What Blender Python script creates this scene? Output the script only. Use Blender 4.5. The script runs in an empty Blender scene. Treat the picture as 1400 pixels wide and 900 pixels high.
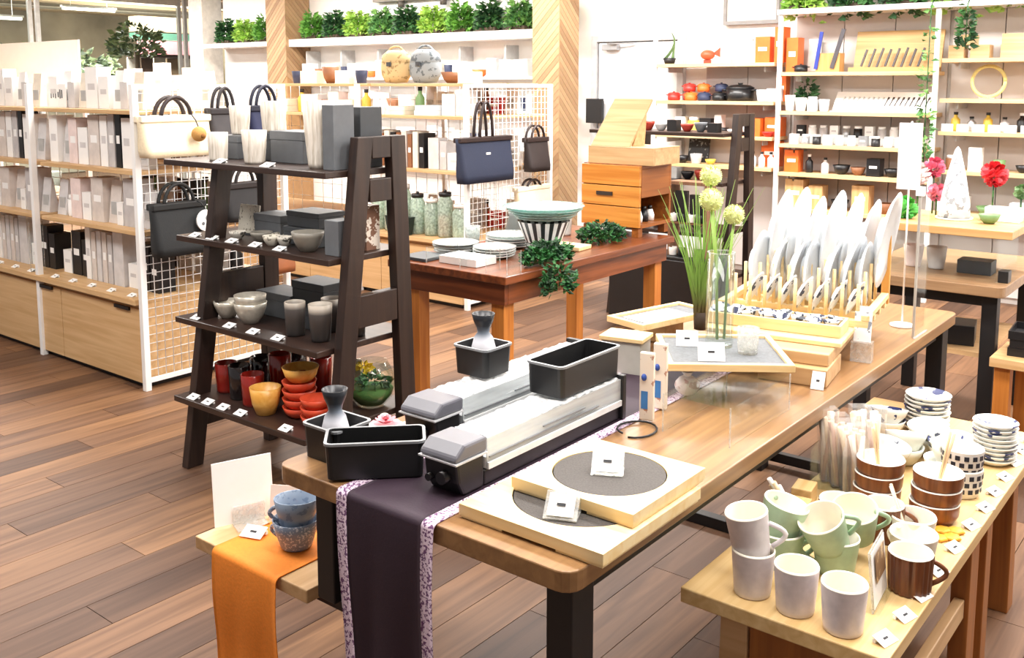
import bpy, bmesh, math, random
from mathutils import Matrix, Vector
random.seed(7)
R = random.random
def U(a, b): return random.uniform(a, b)
rad = math.radians
SC = bpy.context.scene
COL = SC.collection
# ---------------------------------------------------------------- camera, world, lights, exposure
cam = bpy.data.cameras.new('camera'); co = bpy.data.objects.new('camera', cam); COL.objects.link(co)
cam.sensor_width = 36.0; cam.lens = 36.0 * 1330 / 1400; cam.shift_y = -167 / 1400
co.location = (0, 0, 1.55); co.rotation_euler = (rad(90) - math.atan(168 / 1330), 0, rad(38.5))
cam.clip_start = 0.05; cam.clip_end = 100
SC.camera = co
wd = bpy.data.worlds.new('world'); SC.world = wd; wd.use_nodes = True
wd.node_tree.nodes['Background'].inputs[0].default_value = (1, 0.985, 0.97, 1)
wd.node_tree.nodes['Background'].inputs[1].default_value = 0.32
def area(x, y, z, sx, sy, e, col=(1, 0.97, 0.93)):
    l = bpy.data.lights.new('ceiling_light', 'AREA'); l.shape = 'RECTANGLE'; l.size = sx; l.size_y = sy; l.energy = e; l.color = col
    o = bpy.data.objects.new('ceiling_light', l); COL.objects.link(o); o.location = (x, y, z)
for x in (-10.5, -7.0, -3.6, -0.2):
    area(x, 5.7, 2.86, 2.6, 0.5, 172)
    area(x, 3.2, 2.86, 2.6, 0.5, 98)
for x, y, e in ((-5.2, 0.6, 62), (-2.6, 1.1, 50), (-0.6, 1.5, 62)):
    area(x, y, 2.86, 1.6, 0.6, e)
for y in (5.5, 9.5): area(-15.5, y, 2.95, 1.5, 2.0, 240)
up = bpy.data.lights.new('added_uplight', 'AREA'); up.shape = 'RECTANGLE'; up.size = .3; up.size_y = 6; up.energy = 330; up.color = (1, .95, .87)  # upward helper lamp, added only to brighten the far mall ceiling
uo = bpy.data.objects.new('added_uplight', up); COL.objects.link(uo); uo.location = (-16.6, 8.2, 1.62); uo.rotation_euler = (rad(180), 0, 0)
SC.view_settings.view_transform = 'Standard'; SC.view_settings.look = 'None'
SC.view_settings.gamma = 1; SC.view_settings.use_curve_mapping = False
SC.view_settings.exposure = 0.15
# ---------------------------------------------------------------- materials
def C(h):
    h = h.lstrip('#'); r = []
    for i in (0, 2, 4):
        c = int(h[i:i+2], 16) / 255; r.append(c / 12.92 if c <= .04045 else ((c + .055) / 1.055) ** 2.4)
    return (r[0], r[1], r[2], 1)
_m = {}
def nt(name):
    m = bpy.data.materials.new(name); m.use_nodes = True
    t = m.node_tree; return m, t.nodes, t.links, t.nodes['Principled BSDF']
def mat(col, rough=.5, metal=0, var=.12, scale=18, bump=0, coat=0, emit=0, name=None):
    """procedural: base colour broken by a fine noise, optional relief"""
    k = (col, rough, metal, var, scale, bump, coat, emit)
    if k in _m: return _m[k]
    m, n, l, p = nt(name or 'mat_' + col.strip('#'))
    p.inputs['Roughness'].default_value = rough; p.inputs['Metallic'].default_value = metal
    if coat: p.inputs['Coat Weight'].default_value = coat; p.inputs['Coat Roughness'].default_value = .08
    if emit: p.inputs['Emission Color'].default_value = C(col); p.inputs['Emission Strength'].default_value = emit
    tc = n.new('ShaderNodeTexCoord'); nz = n.new('ShaderNodeTexNoise'); nz.inputs['Scale'].default_value = scale; nz.inputs['Detail'].default_value = 4
    l.new(tc.outputs['Object'], nz.inputs['Vector'])
    rp = n.new('ShaderNodeValToRGB'); c = C(col)
    rp.color_ramp.elements[0].position = .3; rp.color_ramp.elements[1].position = .7
    rp.color_ramp.elements[0].color = tuple(x * (1 - var) for x in c[:3]) + (1,)
    rp.color_ramp.elements[1].color = tuple(min(1, x * (1 + var * .6)) for x in c[:3]) + (1,)
    l.new(nz.outputs['Fac'], rp.inputs['Fac']); l.new(rp.outputs['Color'], p.inputs['Base Color'])
    if bump:
        b = n.new('ShaderNodeBump'); b.inputs['Strength'].default_value = bump; b.inputs['Distance'].default_value = .003
        l.new(nz.outputs['Fac'], b.inputs['Height']); l.new(b.outputs['Normal'], p.inputs['Normal'])
    _m[k] = m; return m
def wood(c1, c2, axis='X', rough=.45, scale=1.0, coat=0):
    k = ('wood', c1, c2, axis, rough, scale)
    if k in _m: return _m[k]
    m, n, l, p = nt('wood_' + c1.strip('#') + axis); p.inputs['Roughness'].default_value = rough
    if coat: p.inputs['Coat Weight'].default_value = coat; p.inputs['Coat Roughness'].default_value = .2
    tc = n.new('ShaderNodeTexCoord'); mp = n.new('ShaderNodeMapping')
    s = {'X': (1.2, 22, 22), 'Y': (22, 1.2, 22), 'Z': (22, 22, 1.2)}[axis]
    mp.inputs['Scale'].default_value = tuple(v * scale for v in s); l.new(tc.outputs['Object'], mp.inputs['Vector'])
    nz = n.new('ShaderNodeTexNoise'); nz.inputs['Scale'].default_value = 1.6; nz.inputs['Detail'].default_value = 6; nz.inputs['Distortion'].default_value = .6
    l.new(mp.outputs['Vector'], nz.inputs['Vector'])
    rp = n.new('ShaderNodeValToRGB'); rp.color_ramp.elements[0].position = .34; rp.color_ramp.elements[1].position = .66
    rp.color_ramp.elements[0].color = C(c1); rp.color_ramp.elements[1].color = C(c2)
    l.new(nz.outputs['Fac'], rp.inputs['Fac']); l.new(rp.outputs['Color'], p.inputs['Base Color'])
    b = n.new('ShaderNodeBump'); b.inputs['Strength'].default_value = .12; b.inputs['Distance'].default_value = .002
    l.new(nz.outputs['Fac'], b.inputs['Height']); l.new(b.outputs['Normal'], p.inputs['Normal'])
    _m[k] = m; return m
def clear(tint='#f4faf8', gloss=.1, frost=0.0, name='clear', stretch=(60, 60, 60)):
    k = ('clear', tint, gloss, frost, stretch)
    if k in _m: return _m[k]
    m, n, l, p = nt(name); o = n['Material Output']
    tr = n.new('ShaderNodeBsdfTransparent'); tr.inputs[0].default_value = C(tint)
    gl = n.new('ShaderNodeBsdfGlossy'); gl.inputs['Roughness'].default_value = .05
    lw = n.new('ShaderNodeLayerWeight'); lw.inputs['Blend'].default_value = .25
    ma = n.new('ShaderNodeMath'); ma.operation = 'MULTIPLY_ADD'; ma.inputs[1].default_value = .14 + gloss * .5; ma.inputs[2].default_value = gloss * .12
    l.new(lw.outputs['Fresnel'], ma.inputs[0])
    mx = n.new('ShaderNodeMixShader'); l.new(ma.outputs[0], mx.inputs[0]); l.new(tr.outputs[0], mx.inputs[1]); l.new(gl.outputs[0], mx.inputs[2])
    out = mx
    if frost:
        p.inputs['Base Color'].default_value = C(tint); p.inputs['Roughness'].default_value = .25
        nz = n.new('ShaderNodeTexNoise'); nz.inputs['Scale'].default_value = 1
        tc = n.new('ShaderNodeTexCoord'); mp = n.new('ShaderNodeMapping'); mp.inputs['Scale'].default_value = stretch; l.new(tc.outputs['Object'], mp.inputs['Vector']); l.new(mp.outputs['Vector'], nz.inputs['Vector'])
        m2 = n.new('ShaderNodeMath'); m2.operation = 'MULTIPLY'; m2.inputs[1].default_value = 2 * frost; m2.use_clamp = True
        l.new(nz.outputs['Fac'], m2.inputs[0])
        out = n.new('ShaderNodeMixShader'); l.new(m2.outputs[0], out.inputs[0]); l.new(mx.outputs[0], out.inputs[1]); l.new(p.outputs[0], out.inputs[2])
    l.new(out.outputs[0], o.inputs['Surface']); _m[k] = m; return m
def spots(base, spot, scale, thr, rough=.5, kind='noise'):
    """two-colour print / glaze speckle"""
    k = ('spots', base, spot, scale, thr, rough, kind)
    if k in _m: return _m[k]
    m, n, l, p = nt('print_' + base.strip('#')); p.inputs['Roughness'].default_value = rough
    tc = n.new('ShaderNodeTexCoord')
    if kind == 'noise':
        t = n.new('ShaderNodeTexNoise'); t.inputs['Detail'].default_value = 3; fac = t.outputs['Fac']
    else:
        t = n.new('ShaderNodeTexVoronoi'); fac = t.outputs['Distance']
    t.inputs['Scale'].default_value = scale; l.new(tc.outputs['Object'], t.inputs['Vector'])
    rp = n.new('ShaderNodeValToRGB'); rp.color_ramp.interpolation = 'CONSTANT'
    rp.color_ramp.elements[0].color = C(spot); rp.color_ramp.elements[1].color = C(base); rp.color_ramp.elements[1].position = thr
    l.new(fac, rp.inputs['Fac']); l.new(rp.outputs['Color'], p.inputs['Base Color']); _m[k] = m; return m
def zgrad(stops, h, rough=.35):
    """glaze that changes with the height of the piece"""
    m, n, l, p = nt('dipped_glaze'); p.inputs['Roughness'].default_value = rough
    tc = n.new('ShaderNodeTexCoord'); sp = n.new('ShaderNodeSeparateXYZ'); l.new(tc.outputs['Object'], sp.inputs[0])
    dv = n.new('ShaderNodeMath'); dv.operation = 'DIVIDE'; dv.inputs[1].default_value = h; l.new(sp.outputs['Z'], dv.inputs[0])
    rp = n.new('ShaderNodeValToRGB'); e = rp.color_ramp.elements
    e[0].position, e[0].color = stops[0][0], C(stops[0][1]); e[1].position, e[1].color = stops[-1][0], C(stops[-1][1])
    for q, c in stops[1:-1]:
        x = e.new(q); x.color = C(c)
    l.new(dv.outputs[0], rp.inputs['Fac']); l.new(rp.outputs['Color'], p.inputs['Base Color']); return m
def herring(c1, c2):
    m, n, l, p = nt('herringbone_wood'); p.inputs['Roughness'].default_value = .6
    oi = n.new('ShaderNodeObjectInfo'); rp = n.new('ShaderNodeValToRGB'); rp.color_ramp.elements[0].color = C(c1); rp.color_ramp.elements[1].color = C(c2)
    l.new(oi.outputs['Random'], rp.inputs['Fac'])
    tc = n.new('ShaderNodeTexCoord'); nz = n.new('ShaderNodeTexNoise'); nz.inputs['Scale'].default_value = 40
    l.new(tc.outputs['Object'], nz.inputs['Vector']); mx = n.new('ShaderNodeMix'); mx.data_type = 'RGBA'; mx.blend_type = 'MULTIPLY'; mx.inputs['Factor'].default_value = .25
    l.new(rp.outputs['Color'], mx.inputs['A']); l.new(nz.outputs['Color'], mx.inputs['B']); l.new(mx.outputs['Result'], p.inputs['Base Color']); return m
# ---------------------------------------------------------------- mesh builder
class B:
    def __init__(s): s.v = []; s.f = []; s.m = []; s.s = []
    def add(s, v, f, mi=0, sm=False):
        o = len(s.v); s.v += [tuple(p) for p in v]
        for q in f: s.f.append(tuple(i + o for i in q)); s.m.append(mi); s.s.append(sm)
        return s
    def box(s, x0, x1, y0, y1, z0, z1, mi=0):
        v = [(x, y, z) for z in (z0, z1) for y in (y0, y1) for x in (x0, x1)]
        return s.add(v, [(0, 2, 3, 1), (4, 5, 7, 6), (0, 1, 5, 4), (2, 6, 7, 3), (0, 4, 6, 2), (1, 3, 7, 5)], mi)
    def obox(s, c, d, rot=(0, 0, 0), mi=0):
        from mathutils import Euler
        b = B().box(-d[0]/2, d[0]/2, -d[1]/2, d[1]/2, -d[2]/2, d[2]/2)
        mm = Matrix.Translation(c) @ Euler(rot).to_matrix().to_4x4()
        return s.add([mm @ Vector(p) for p in b.v], b.f, mi)
    def taper(s, b, t, z0, z1, mi=0):
        """frustum: b and t are (x0,x1,y0,y1)"""
        v = [(x, y, z) for q, z in ((b, z0), (t, z1)) for y in q[2:] for x in q[:2]]
        return s.add(v, [(0, 2, 3, 1), (4, 5, 7, 6), (0, 1, 5, 4), (2, 6, 7, 3), (0, 4, 6, 2), (1, 3, 7, 5)], mi)
    def cyl(s, p, q, r, r2=None, n=10, mi=0, sm=True):
        p = Vector(p); q = Vector(q); r2 = r if r2 is None else r2; d = (q - p).normalized()
        a = d.orthogonal().normalized(); b = d.cross(a); v = []
        for c, rr in ((p, r), (q, r2)): v += [c + (a * math.cos(2*math.pi*i/n) + b * math.sin(2*math.pi*i/n)) * rr for i in range(n)]
        o = len(s.v); s.add(v, [(i, (i+1) % n, n + (i+1) % n, n + i) for i in range(n)], mi, sm)
        s.f.append(tuple(o + i for i in reversed(range(n)))); s.f.append(tuple(o + n + i for i in range(n))); s.m += [mi, mi]; s.s += [False, False]
        return s
    def lathe(s, prof, n=20, c=(0, 0, 0), mi=0, wave=0, wn=0, sy=1):
        v = []; f = []; k = len(prof)
        for i in range(n):
            a = 2*math.pi*i/n; w = 1 + wave * math.cos(wn * a)
            for r, z in prof: v.append((c[0] + r*w*math.cos(a), c[1] + r*w*math.sin(a)*sy, c[2] + z))
        for i in range(n):
            j = (i+1) % n
            for q in range(k-1): f.append((i*k+q, j*k+q, j*k+q+1, i*k+q+1))
        return s.add(v, f, mi, True)
    def tube(s, pts, r, n=6, mi=0):
        pts = [Vector(p) for p in pts]; v = []; f = []; a = None
        for i, p in enumerate(pts):
            d = (pts[min(i+1, len(pts)-1)] - pts[max(i-1, 0)]).normalized()
            if a is None: a = d.orthogonal().normalized()
            a = (a - d * a.dot(d)).normalized(); b = d.cross(a); rr = r[i] if isinstance(r, (list, tuple)) else r
            v += [p + (a*math.cos(2*math.pi*k/n) + b*math.sin(2*math.pi*k/n))*rr for k in range(n)]
        for i in range(len(pts)-1):
            for k in range(n): f.append((i*n+k, i*n+(k+1) % n, (i+1)*n+(k+1) % n, (i+1)*n+k))
        f.append(tuple(reversed(range(n)))); f.append(tuple((len(pts)-1)*n + k for k in range(n)))
        return s.add(v, f, mi, True)
    def prism(s, poly, z0, z1, mi=0):
        n = len(poly); v = [(x, y, z0) for x, y in poly] + [(x, y, z1) for x, y in poly]
        return s.add(v, [tuple(reversed(range(n))), tuple(range(n, 2*n))] + [(i, (i+1) % n, n+(i+1) % n, n+i) for i in range(n)], mi)
    def sheet(s, rows, mi=0, sm=True):
        w = len(rows[0]); v = [p for r in rows for p in r]
        return s.add(v, [(i*w+j, i*w+j+1, (i+1)*w+j+1, (i+1)*w+j) for i in range(len(rows)-1) for j in range(w-1)], mi, sm)
    def ball(s, c, r, n=10, k=6, mi=0, sz=1):
        return s.lathe([(max(1e-4, r*math.sin(math.pi*i/k)), -r*sz*math.cos(math.pi*i/k)) for i in range(k+1)], n, c, mi)
    def tf(s, M): s.v = [tuple(M @ Vector(p)) for p in s.v]; return s
    def mv(s, x, y, z): s.v = [(p[0]+x, p[1]+y, p[2]+z) for p in s.v]; return s
    def mesh(s, name, mats):
        me = bpy.data.meshes.new(name); me.from_pydata(s.v, [], s.f)
        for m in (mats if isinstance(mats, (list, tuple)) else [mats]): me.materials.append(m)
        me.polygons.foreach_set('material_index', s.m); me.polygons.foreach_set('use_smooth', s.s); me.update(); return me
STUFF = {'wire_grid', 'back_grid', 'foliage', 'hanging_sprays', 'blades', 'succulents', 'yellow_flowers', 'petals', 'fuzz', 'sticks'}
def rrect(x0, x1, y0, y1, r, k=4):
    p = []
    for cx, cy, a in ((x1-r, y1-r, 0), (x0+r, y1-r, 90), (x0+r, y0+r, 180), (x1-r, y0+r, 270)):
        for i in range(k+1): t = rad(a + 90*i/k); p.append((cx + r*math.cos(t), cy + r*math.sin(t)))
    return p
# ---------------------------------------------------------------- objects
def tagit(o, label, cat, group=None):
    n = len(label.split()); assert 4 <= n <= 16, (n, label)
    o['label'] = label; o['category'] = cat
    if group: o['group'] = group
def thing(name, label, cat, loc=(0, 0, 0), rz=0, group=None):
    o = bpy.data.objects.new(name, None); COL.objects.link(o); o.empty_display_size = .05
    o.location = loc; o.rotation_euler = (0, 0, rz); tagit(o, label, cat, group); return o
def link(name, me, parent=None, bevel=0, seg=2):
    o = bpy.data.objects.new(name, me); COL.objects.link(o)
    if parent: o.parent = parent
    if bevel:
        md = o.modifiers.new('bevel', 'BEVEL'); md.width = bevel; md.segments = seg; md.limit_method = 'ANGLE'; md.angle_limit = rad(40)
    return o
def part(name, b, m, parent, bevel=0, world=False, label=None, seg=2):
    if world:
        q = parent
        l = Vector((0, 0, 0)); 
        while q is not None: l += q.location; q = q.parent
        b.mv(-l.x, -l.y, -l.z)
    o = link(name, b.mesh(name, m), parent, bevel, seg)
    if name in STUFF: o['kind'] = 'stuff'
    if label: o['label'] = label
    return o
def solo(name, b, m, label, cat, loc=(0, 0, 0), rz=0, group=None, bevel=0, world=False, seg=2):
    if world: b.mv(-loc[0], -loc[1], -loc[2])
    o = link(name, b.mesh(name, m), None, bevel, seg); o.location = loc; o.rotation_euler = (0, 0, rz); tagit(o, label, cat, group); return o
def struct(name, b, m, parent=None, bevel=0):
    o = link(name, b.mesh(name, m), parent, bevel)
    if not parent: o['kind'] = 'structure'
    return o
KIDS = {}
def copytree(o, parent=None):
    c = o.copy(); COL.objects.link(c)
    if parent: c.parent = parent
    for ch in list(o.children): copytree(ch, c)
    return c
def dup(src, loc, rz, label, group=None):
    c = copytree(src); c.location = loc; c.rotation_euler = (0, 0, rz); tagit(c, label, c['category'], group or c.get('group')); return c
ORD = 'first second third fourth fifth sixth seventh eighth ninth tenth eleventh twelfth thirteenth fourteenth fifteenth sixteenth seventeenth eighteenth nineteenth twentieth'.split()
# shared materials
WHITE = mat('#f3f1ee', .45, var=.03); PAPER = mat('#fbfaf8', .6, var=.02); STEEL = mat('#f4f4f4', .35, var=.02)
BLACK = mat('#17171a', .4, var=.1); MBLACK = mat('#121113', .5, var=.15); INK = mat('#2c2c30', .7)
ESP = wood('#231815', '#36261f', 'Z', .42); ESPX = wood('#2a1d19', '#3d2c25', 'X', .36)
OAK = wood('#c29a6b', '#d3ae80', 'X', .5); OAKY = wood('#c29a6b', '#d3ae80', 'Y', .5)
PINE = wood('#e6c187', '#f3d9a6', 'X', .5); PINEY = wood('#e6c187', '#f3d9a6', 'Y', .5)
TABLE = wood('#84603e', '#a37b50', 'Y', .38, coat=.15)
ACRY = clear('#fcfefe', .04, name='acrylic'); ACRE = clear('#f6f6f4', .1, .25, name='acrylic_edge'); GLASS = clear('#f9fcfa', .25, name='glass')
GREY = mat('#63666a', .6); DGREY = mat('#3c3f43', .55); LGREY = mat('#b9b9b8', .5)
def price_tag_mesh(w=.045, d=.03):
    b = B(); b.obox((0, 0, .006), (w, d, .0015), (rad(22), 0, 0), 0); b.box(-w/2, w/2, d*.2, d*.42, 0, .006, 0)
    b.obox((0, -.001, .0073), (w*.3, d*.14, .0004), (rad(22), 0, 0), 1); return b.mesh('price_tag', [PAPER, INK])
TAG = price_tag_mesh()
def tag(x, y, z, label, rz=0, group=None, s=1.0):
    o = link('price_tag', TAG); o.location = (x, y, z + .0006); o.rotation_euler = (0, 0, rz); o.scale = (s, s, s); tagit(o, label, 'price tag', group); return o
# ================================================================ SETTING
def plank_mat():
    m, n, l, p = nt('floor_plank'); p.inputs['Roughness'].default_value = .5; p.inputs['Specular IOR Level'].default_value = .3
    g = n.new('ShaderNodeNewGeometry'); mp = n.new('ShaderNodeMapping'); mp.inputs['Scale'].default_value = (26, 1.5, 1)
    l.new(g.outputs['Position'], mp.inputs['Vector']); nz = n.new('ShaderNodeTexNoise'); nz.inputs['Scale'].default_value = 1; nz.inputs['Detail'].default_value = 7; nz.inputs['Distortion'].default_value = .7
    l.new(mp.outputs['Vector'], nz.inputs['Vector'])
    sx = n.new('ShaderNodeSeparateXYZ'); l.new(g.outputs['Position'], sx.inputs[0])
    dv = n.new('ShaderNodeMath'); dv.operation = 'DIVIDE'; dv.inputs[1].default_value = .15; l.new(sx.outputs['X'], dv.inputs[0])
    fl = n.new('ShaderNodeMath'); fl.operation = 'FLOOR'; l.new(dv.outputs[0], fl.inputs[0])
    # each row of planks is offset by the fraction of (row * 0.382); same rule as the geometry below
    m1 = n.new('ShaderNodeMath'); m1.operation = 'MULTIPLY'; m1.inputs[1].default_value = .382; l.new(fl.outputs[0], m1.inputs[0])
    fr = n.new('ShaderNodeMath'); fr.operation = 'FRACT'; l.new(m1.outputs[0], fr.inputs[0])
    d2 = n.new('ShaderNodeMath'); d2.operation = 'DIVIDE'; d2.inputs[1].default_value = 1.2; l.new(sx.outputs['Y'], d2.inputs[0])
    sb = n.new('ShaderNodeMath'); sb.operation = 'SUBTRACT'; l.new(d2.outputs[0], sb.inputs[0]); l.new(fr.outputs[0], sb.inputs[1])
    f2 = n.new('ShaderNodeMath'); f2.operation = 'FLOOR'; l.new(sb.outputs[0], f2.inputs[0])
    cb = n.new('ShaderNodeCombineXYZ'); l.new(fl.outputs[0], cb.inputs[0]); l.new(f2.outputs[0], cb.inputs[1])
    wn = n.new('ShaderNodeTexWhiteNoise'); wn.noise_dimensions = '2D'; l.new(cb.outputs[0], wn.inputs['Vector'])
    r1 = n.new('ShaderNodeValToRGB'); e = r1.color_ramp.elements
    e[0].color = C('#543c2e'); e[1].color = C('#8d6a4d'); x = e.new(.35); x.color = C('#694f3f'); x = e.new(.7); x.color = C('#7d5d46')
    l.new(wn.outputs['Value'], r1.inputs['Fac'])
    r2 = n.new('ShaderNodeValToRGB'); r2.color_ramp.elements[0].color = (.55, .5, .48, 1); r2.color_ramp.elements[1].color = (1.1, 1.08, 1.03, 1)
    r2.color_ramp.elements[0].position = .3; r2.color_ramp.elements[1].position = .68; l.new(nz.outputs['Fac'], r2.inputs['Fac'])
    mx = n.new('ShaderNodeMix'); mx.data_type = 'RGBA'; mx.blend_type = 'MULTIPLY'; mx.inputs['Factor'].default_value = 1
    l.new(r1.outputs['Color'], mx.inputs['A']); l.new(r2.outputs['Color'], mx.inputs['B']); l.new(mx.outputs['Result'], p.inputs['Base Color']); return m
PLK = plank_mat(); PB = mat('#59402f', .6)
fl = struct('floor', B().box(-22, 3, -3, 14, -.08, -.0125), PB)
pm = B().taper((-.0744, .0744, .0006, 1.1994), (-.0738, .0738, .0012, 1.1988), -.012, 0).mesh('plank', PLK)
cells = []
for i in range(-82, 12):
    off = (i * .382) % 1.0
    for j in range(-2, 8):
        cells.append(((i + .5) * .15, (j + off) * 1.2))
def inview(x, y):
    yy = rad(38.5); fx, fy = -math.sin(yy), math.cos(yy); d = x*fx + y*fy; r = x*math.cos(yy) + y*math.sin(yy)
    return d > .9 and abs(r) < d * .62 and not (-4.3 < x < -2.7 and 9 < y)
vis = [c for c in cells if inview(c[0], c[1] + .6)]
vis.sort(key=lambda c: c[0]**2 + (c[1] + .6)**2); near = set(vis[:290])
rest = B()
for c in cells:
    if c in near:
        o = link('plank', pm, fl); o.location = (c[0], c[1], 0)
    elif c[1] < 9: rest.taper((c[0]-.0744, c[0]+.0744, c[1]+.0006, c[1]+1.1994), (c[0]-.0738, c[0]+.0738, c[1]+.0012, c[1]+1.1988), -.012, 0)
o = part('far_planks', rest, PLK, fl); o['kind'] = 'stuff'
WALLM = mat('#f4f2ef', .7, var=.02)
struct('wall_back', B().box(-10.62, 1.6, 7.5, 7.62, 0, 2.95), WALLM)
struct('ceiling', B().box(-14, 2.4, -2, 7.62, 2.95, 3.05), WALLM)
struct('wall_right', B().box(1.6, 1.72, 4.2, 7.62, 0, 2.95), WALLM)
# --- herringbone-clad columns
HB = herring('#9c7a58', '#bd9d76')
def column(nm, x0, x1, y0, y1, z0):
    c = struct(nm, B().box(x0 + .006, x1 - .006, y0 + .006, y1, 0, 2.95), mat('#a88258', .6))
    w, p = (x1 - x0), .058
    def slat(ax, up):
        b = B(); h = w if up else -w
        v = []
        for t in (0, .006):
            for a, z in ((0, 0), (w, h), (w, h + p - .004), (0, p - .004)):
                v.append((a, -t, z) if ax == 0 else (t, a, z))
        return b.add(v, [(0, 3, 2, 1), (4, 5, 6, 7), (0, 1, 5, 4), (1, 2, 6, 5), (2, 3, 7, 6), (3, 0, 4, 7)]).mesh('slat', HB)
    ml, mr = slat(0, True), slat(1, False); z = z0
    while z < 2.95:
        if z + w < 2.95:
            o = link('slat', ml, c); o.location = (x0, y0 + .006, z)
        if z + w < 2.95:
            o = link('slat', mr, c); o.location = (x1 - .006, y0, z + w)
        z += p
column('trim_1', -5.03, -4.75, 6.6, 6.88, .25); column('trim_2', -9.3, -8.95, 7.14, 7.49, 1.3)
# --- door with closer
dr = struct('door_1', B().box(-4.93, -4.13, 7.462, 7.497, .005, 1.915), mat('#eceef1', .4, var=.02), bevel=.003)
FRM = mat('#e4e3e2', .5, var=.03)
b = B().box(-5.0, -4.94, 7.44, 7.499, 0, 1.98).box(-4.12, -4.06, 7.44, 7.499, 0, 1.98).box(-4.94, -4.12, 7.44, 7.499, 1.925, 1.98)
part('door_frame', b, mat('#c3c4c6', .4), dr, .003)
b = B().box(-4.86, -4.7, 7.40, 7.461, 1.85, 1.90).obox((-4.66, 7.4, 1.905), (.26, .02, .012), (0, 0, rad(14)))
part('door_closer', b, mat('#b4b6b9', .3, metal=.6), dr, .003)
b = B().box(-4.9, -4.84, 7.447, 7.462, .98, 1.1).cyl((-4.87, 7.447, 1.04), (-4.87, 7.41, 1.04), .008).cyl((-4.87, 7.41, 1.04), (-4.77, 7.41, 1.04), .008)
part('door_handle', b, LGREY, dr)
solo('wall_box', B().box(-5.0, -4.83, 7.36, 7.40, 1.2, 1.42).box(-4.98, -4.85, 7.40, 7.436, 1.22, 1.4), MBLACK, 'black box mounted beside the white back door at handle height', 'wall box', bevel=.005)
pf = thing('picture_frame', 'grey framed pale panel high on the back wall above shelves', 'picture', (-3.46, 7.46, 2.03))
part('frame', B().box(-.24, .24, -.02, .038, 0, .03).box(-.24, .24, -.02, .038, .47, .5).box(-.24, -.215, -.02, .038, .03, .47).box(.215, .24, -.02, .038, .03, .47), mat('#8e8b89', .4), pf)
part('picture', B().box(-.215, .215, 0, .038, .03, .47), mat('#e6e1da', .6, var=.05), pf)
# --- planter ledges and foliage
def leaves(n, sx, sy, sz, lw, hang=0, seed=1):
    rn = random.Random(seed); b = B()
    for i in range(n):
        a = rn.uniform(0, 6.283); t = rn.random() ** .5; x, y = t*math.cos(a)*sx, t*math.sin(a)*sy
        z = rn.uniform(.02, sz) * (1 - .45*t*t) + (0 if not hang or rn.random() > .3 else -rn.uniform(0, hang))
        d = Vector((math.cos(a) + rn.uniform(-.6, .6), math.sin(a) + rn.uniform(-.6, .6), rn.uniform(-.5, .8))).normalized()
        s = d.orthogonal().normalized(); s = (Matrix.Rotation(rn.uniform(0, 6.28), 3, d) @ s)
        L = lw * rn.uniform(1.2, 2.2); w = lw * rn.uniform(.4, .7); p = Vector((x, y, z)); nn = d.cross(s)
        b.add([p, p + d*L*.45 + s*w + nn*w*.3, p + d*L - nn*w*.4, p + d*L*.45 - s*w + nn*w*.3], [(0, 1, 2), (0, 2, 3)])
    return b
GR = [spots('#6fa848', '#477d2d', 9, .47, .5), spots('#a9d060', '#7fae45', 9, .48, .5), spots('#3f6f3a', '#24492a', 9, .5, .5), spots('#79ab5c', '#4d7f45', 9, .5, .5)]
FOL = [leaves(340, .13, .06, .29, .042, 0, k).mesh('foliage', GR[k % 4]) for k in range(4)]
FOLH = [leaves(420, .125, .06, .27, .04, .12, 10 + k).mesh('foliage', GR[(1, 2, 0, 1)[k]]) for k in range(4)]
ld = struct('trim_3', B().box(-8.95, -5.2, 7.18, 7.49, 1.97, 2.05), WALLM)
ld = struct('trim_4', B().box(-10.6, -9.32, 7.18, 7.49, 1.99, 2.04), WALLM)
shade = ['bright green', 'yellow green', 'dark green', 'soft green']
k = 0
for i in range(10):
    x = -8.68 + i * .37
    k = (0, 2, 1, 3, 2, 1, 0, 2, 3, 1, 2, 1, 0, 3)[i]
    t = thing('ledge_plant', f'{shade[k]} leafy plant, {ORD[i]} from left on white ledge above back wall display', 'plant', (x, 7.30, 2.06), U(-.1, .1), 'plants along the left ledge')
    link('foliage', FOL[k], t); link('trough', B().box(-.12, .12, -.06, .06, -.008, .03).mesh('trough', mat('#4a3d30', .8)), t)
for i in range(3):
    t = thing('ledge_plant', f'green leafy plant, {ORD[i]} from left on ledge left of far herringbone column', 'plant', (-10.3 + .38*i, 7.30, 2.05), 0, 'plants left of the far column')
    link('foliage', FOL[(2, 1, 0)[i]], t); link('trough', B().box(-.12, .12, -.06, .06, -.008, .03).mesh('trough', mat('#4a3d30', .8)), t)
rl = thing('light_rail', 'dark light rail mounted above the plants on the back wall', 'light rail', (-6.7, 7.43, 2.42))
part('rail', B().box(-1.1, .95, -.03, .065, 0, .05), mat('#8b8680', .5), rl)
for i, x in enumerate((-.7, -.1, .55)): part('lamp_head', B().cyl((x, -.0, -.07), (x, -.0, 0), .035), mat('#59544f', .5), rl)
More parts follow.
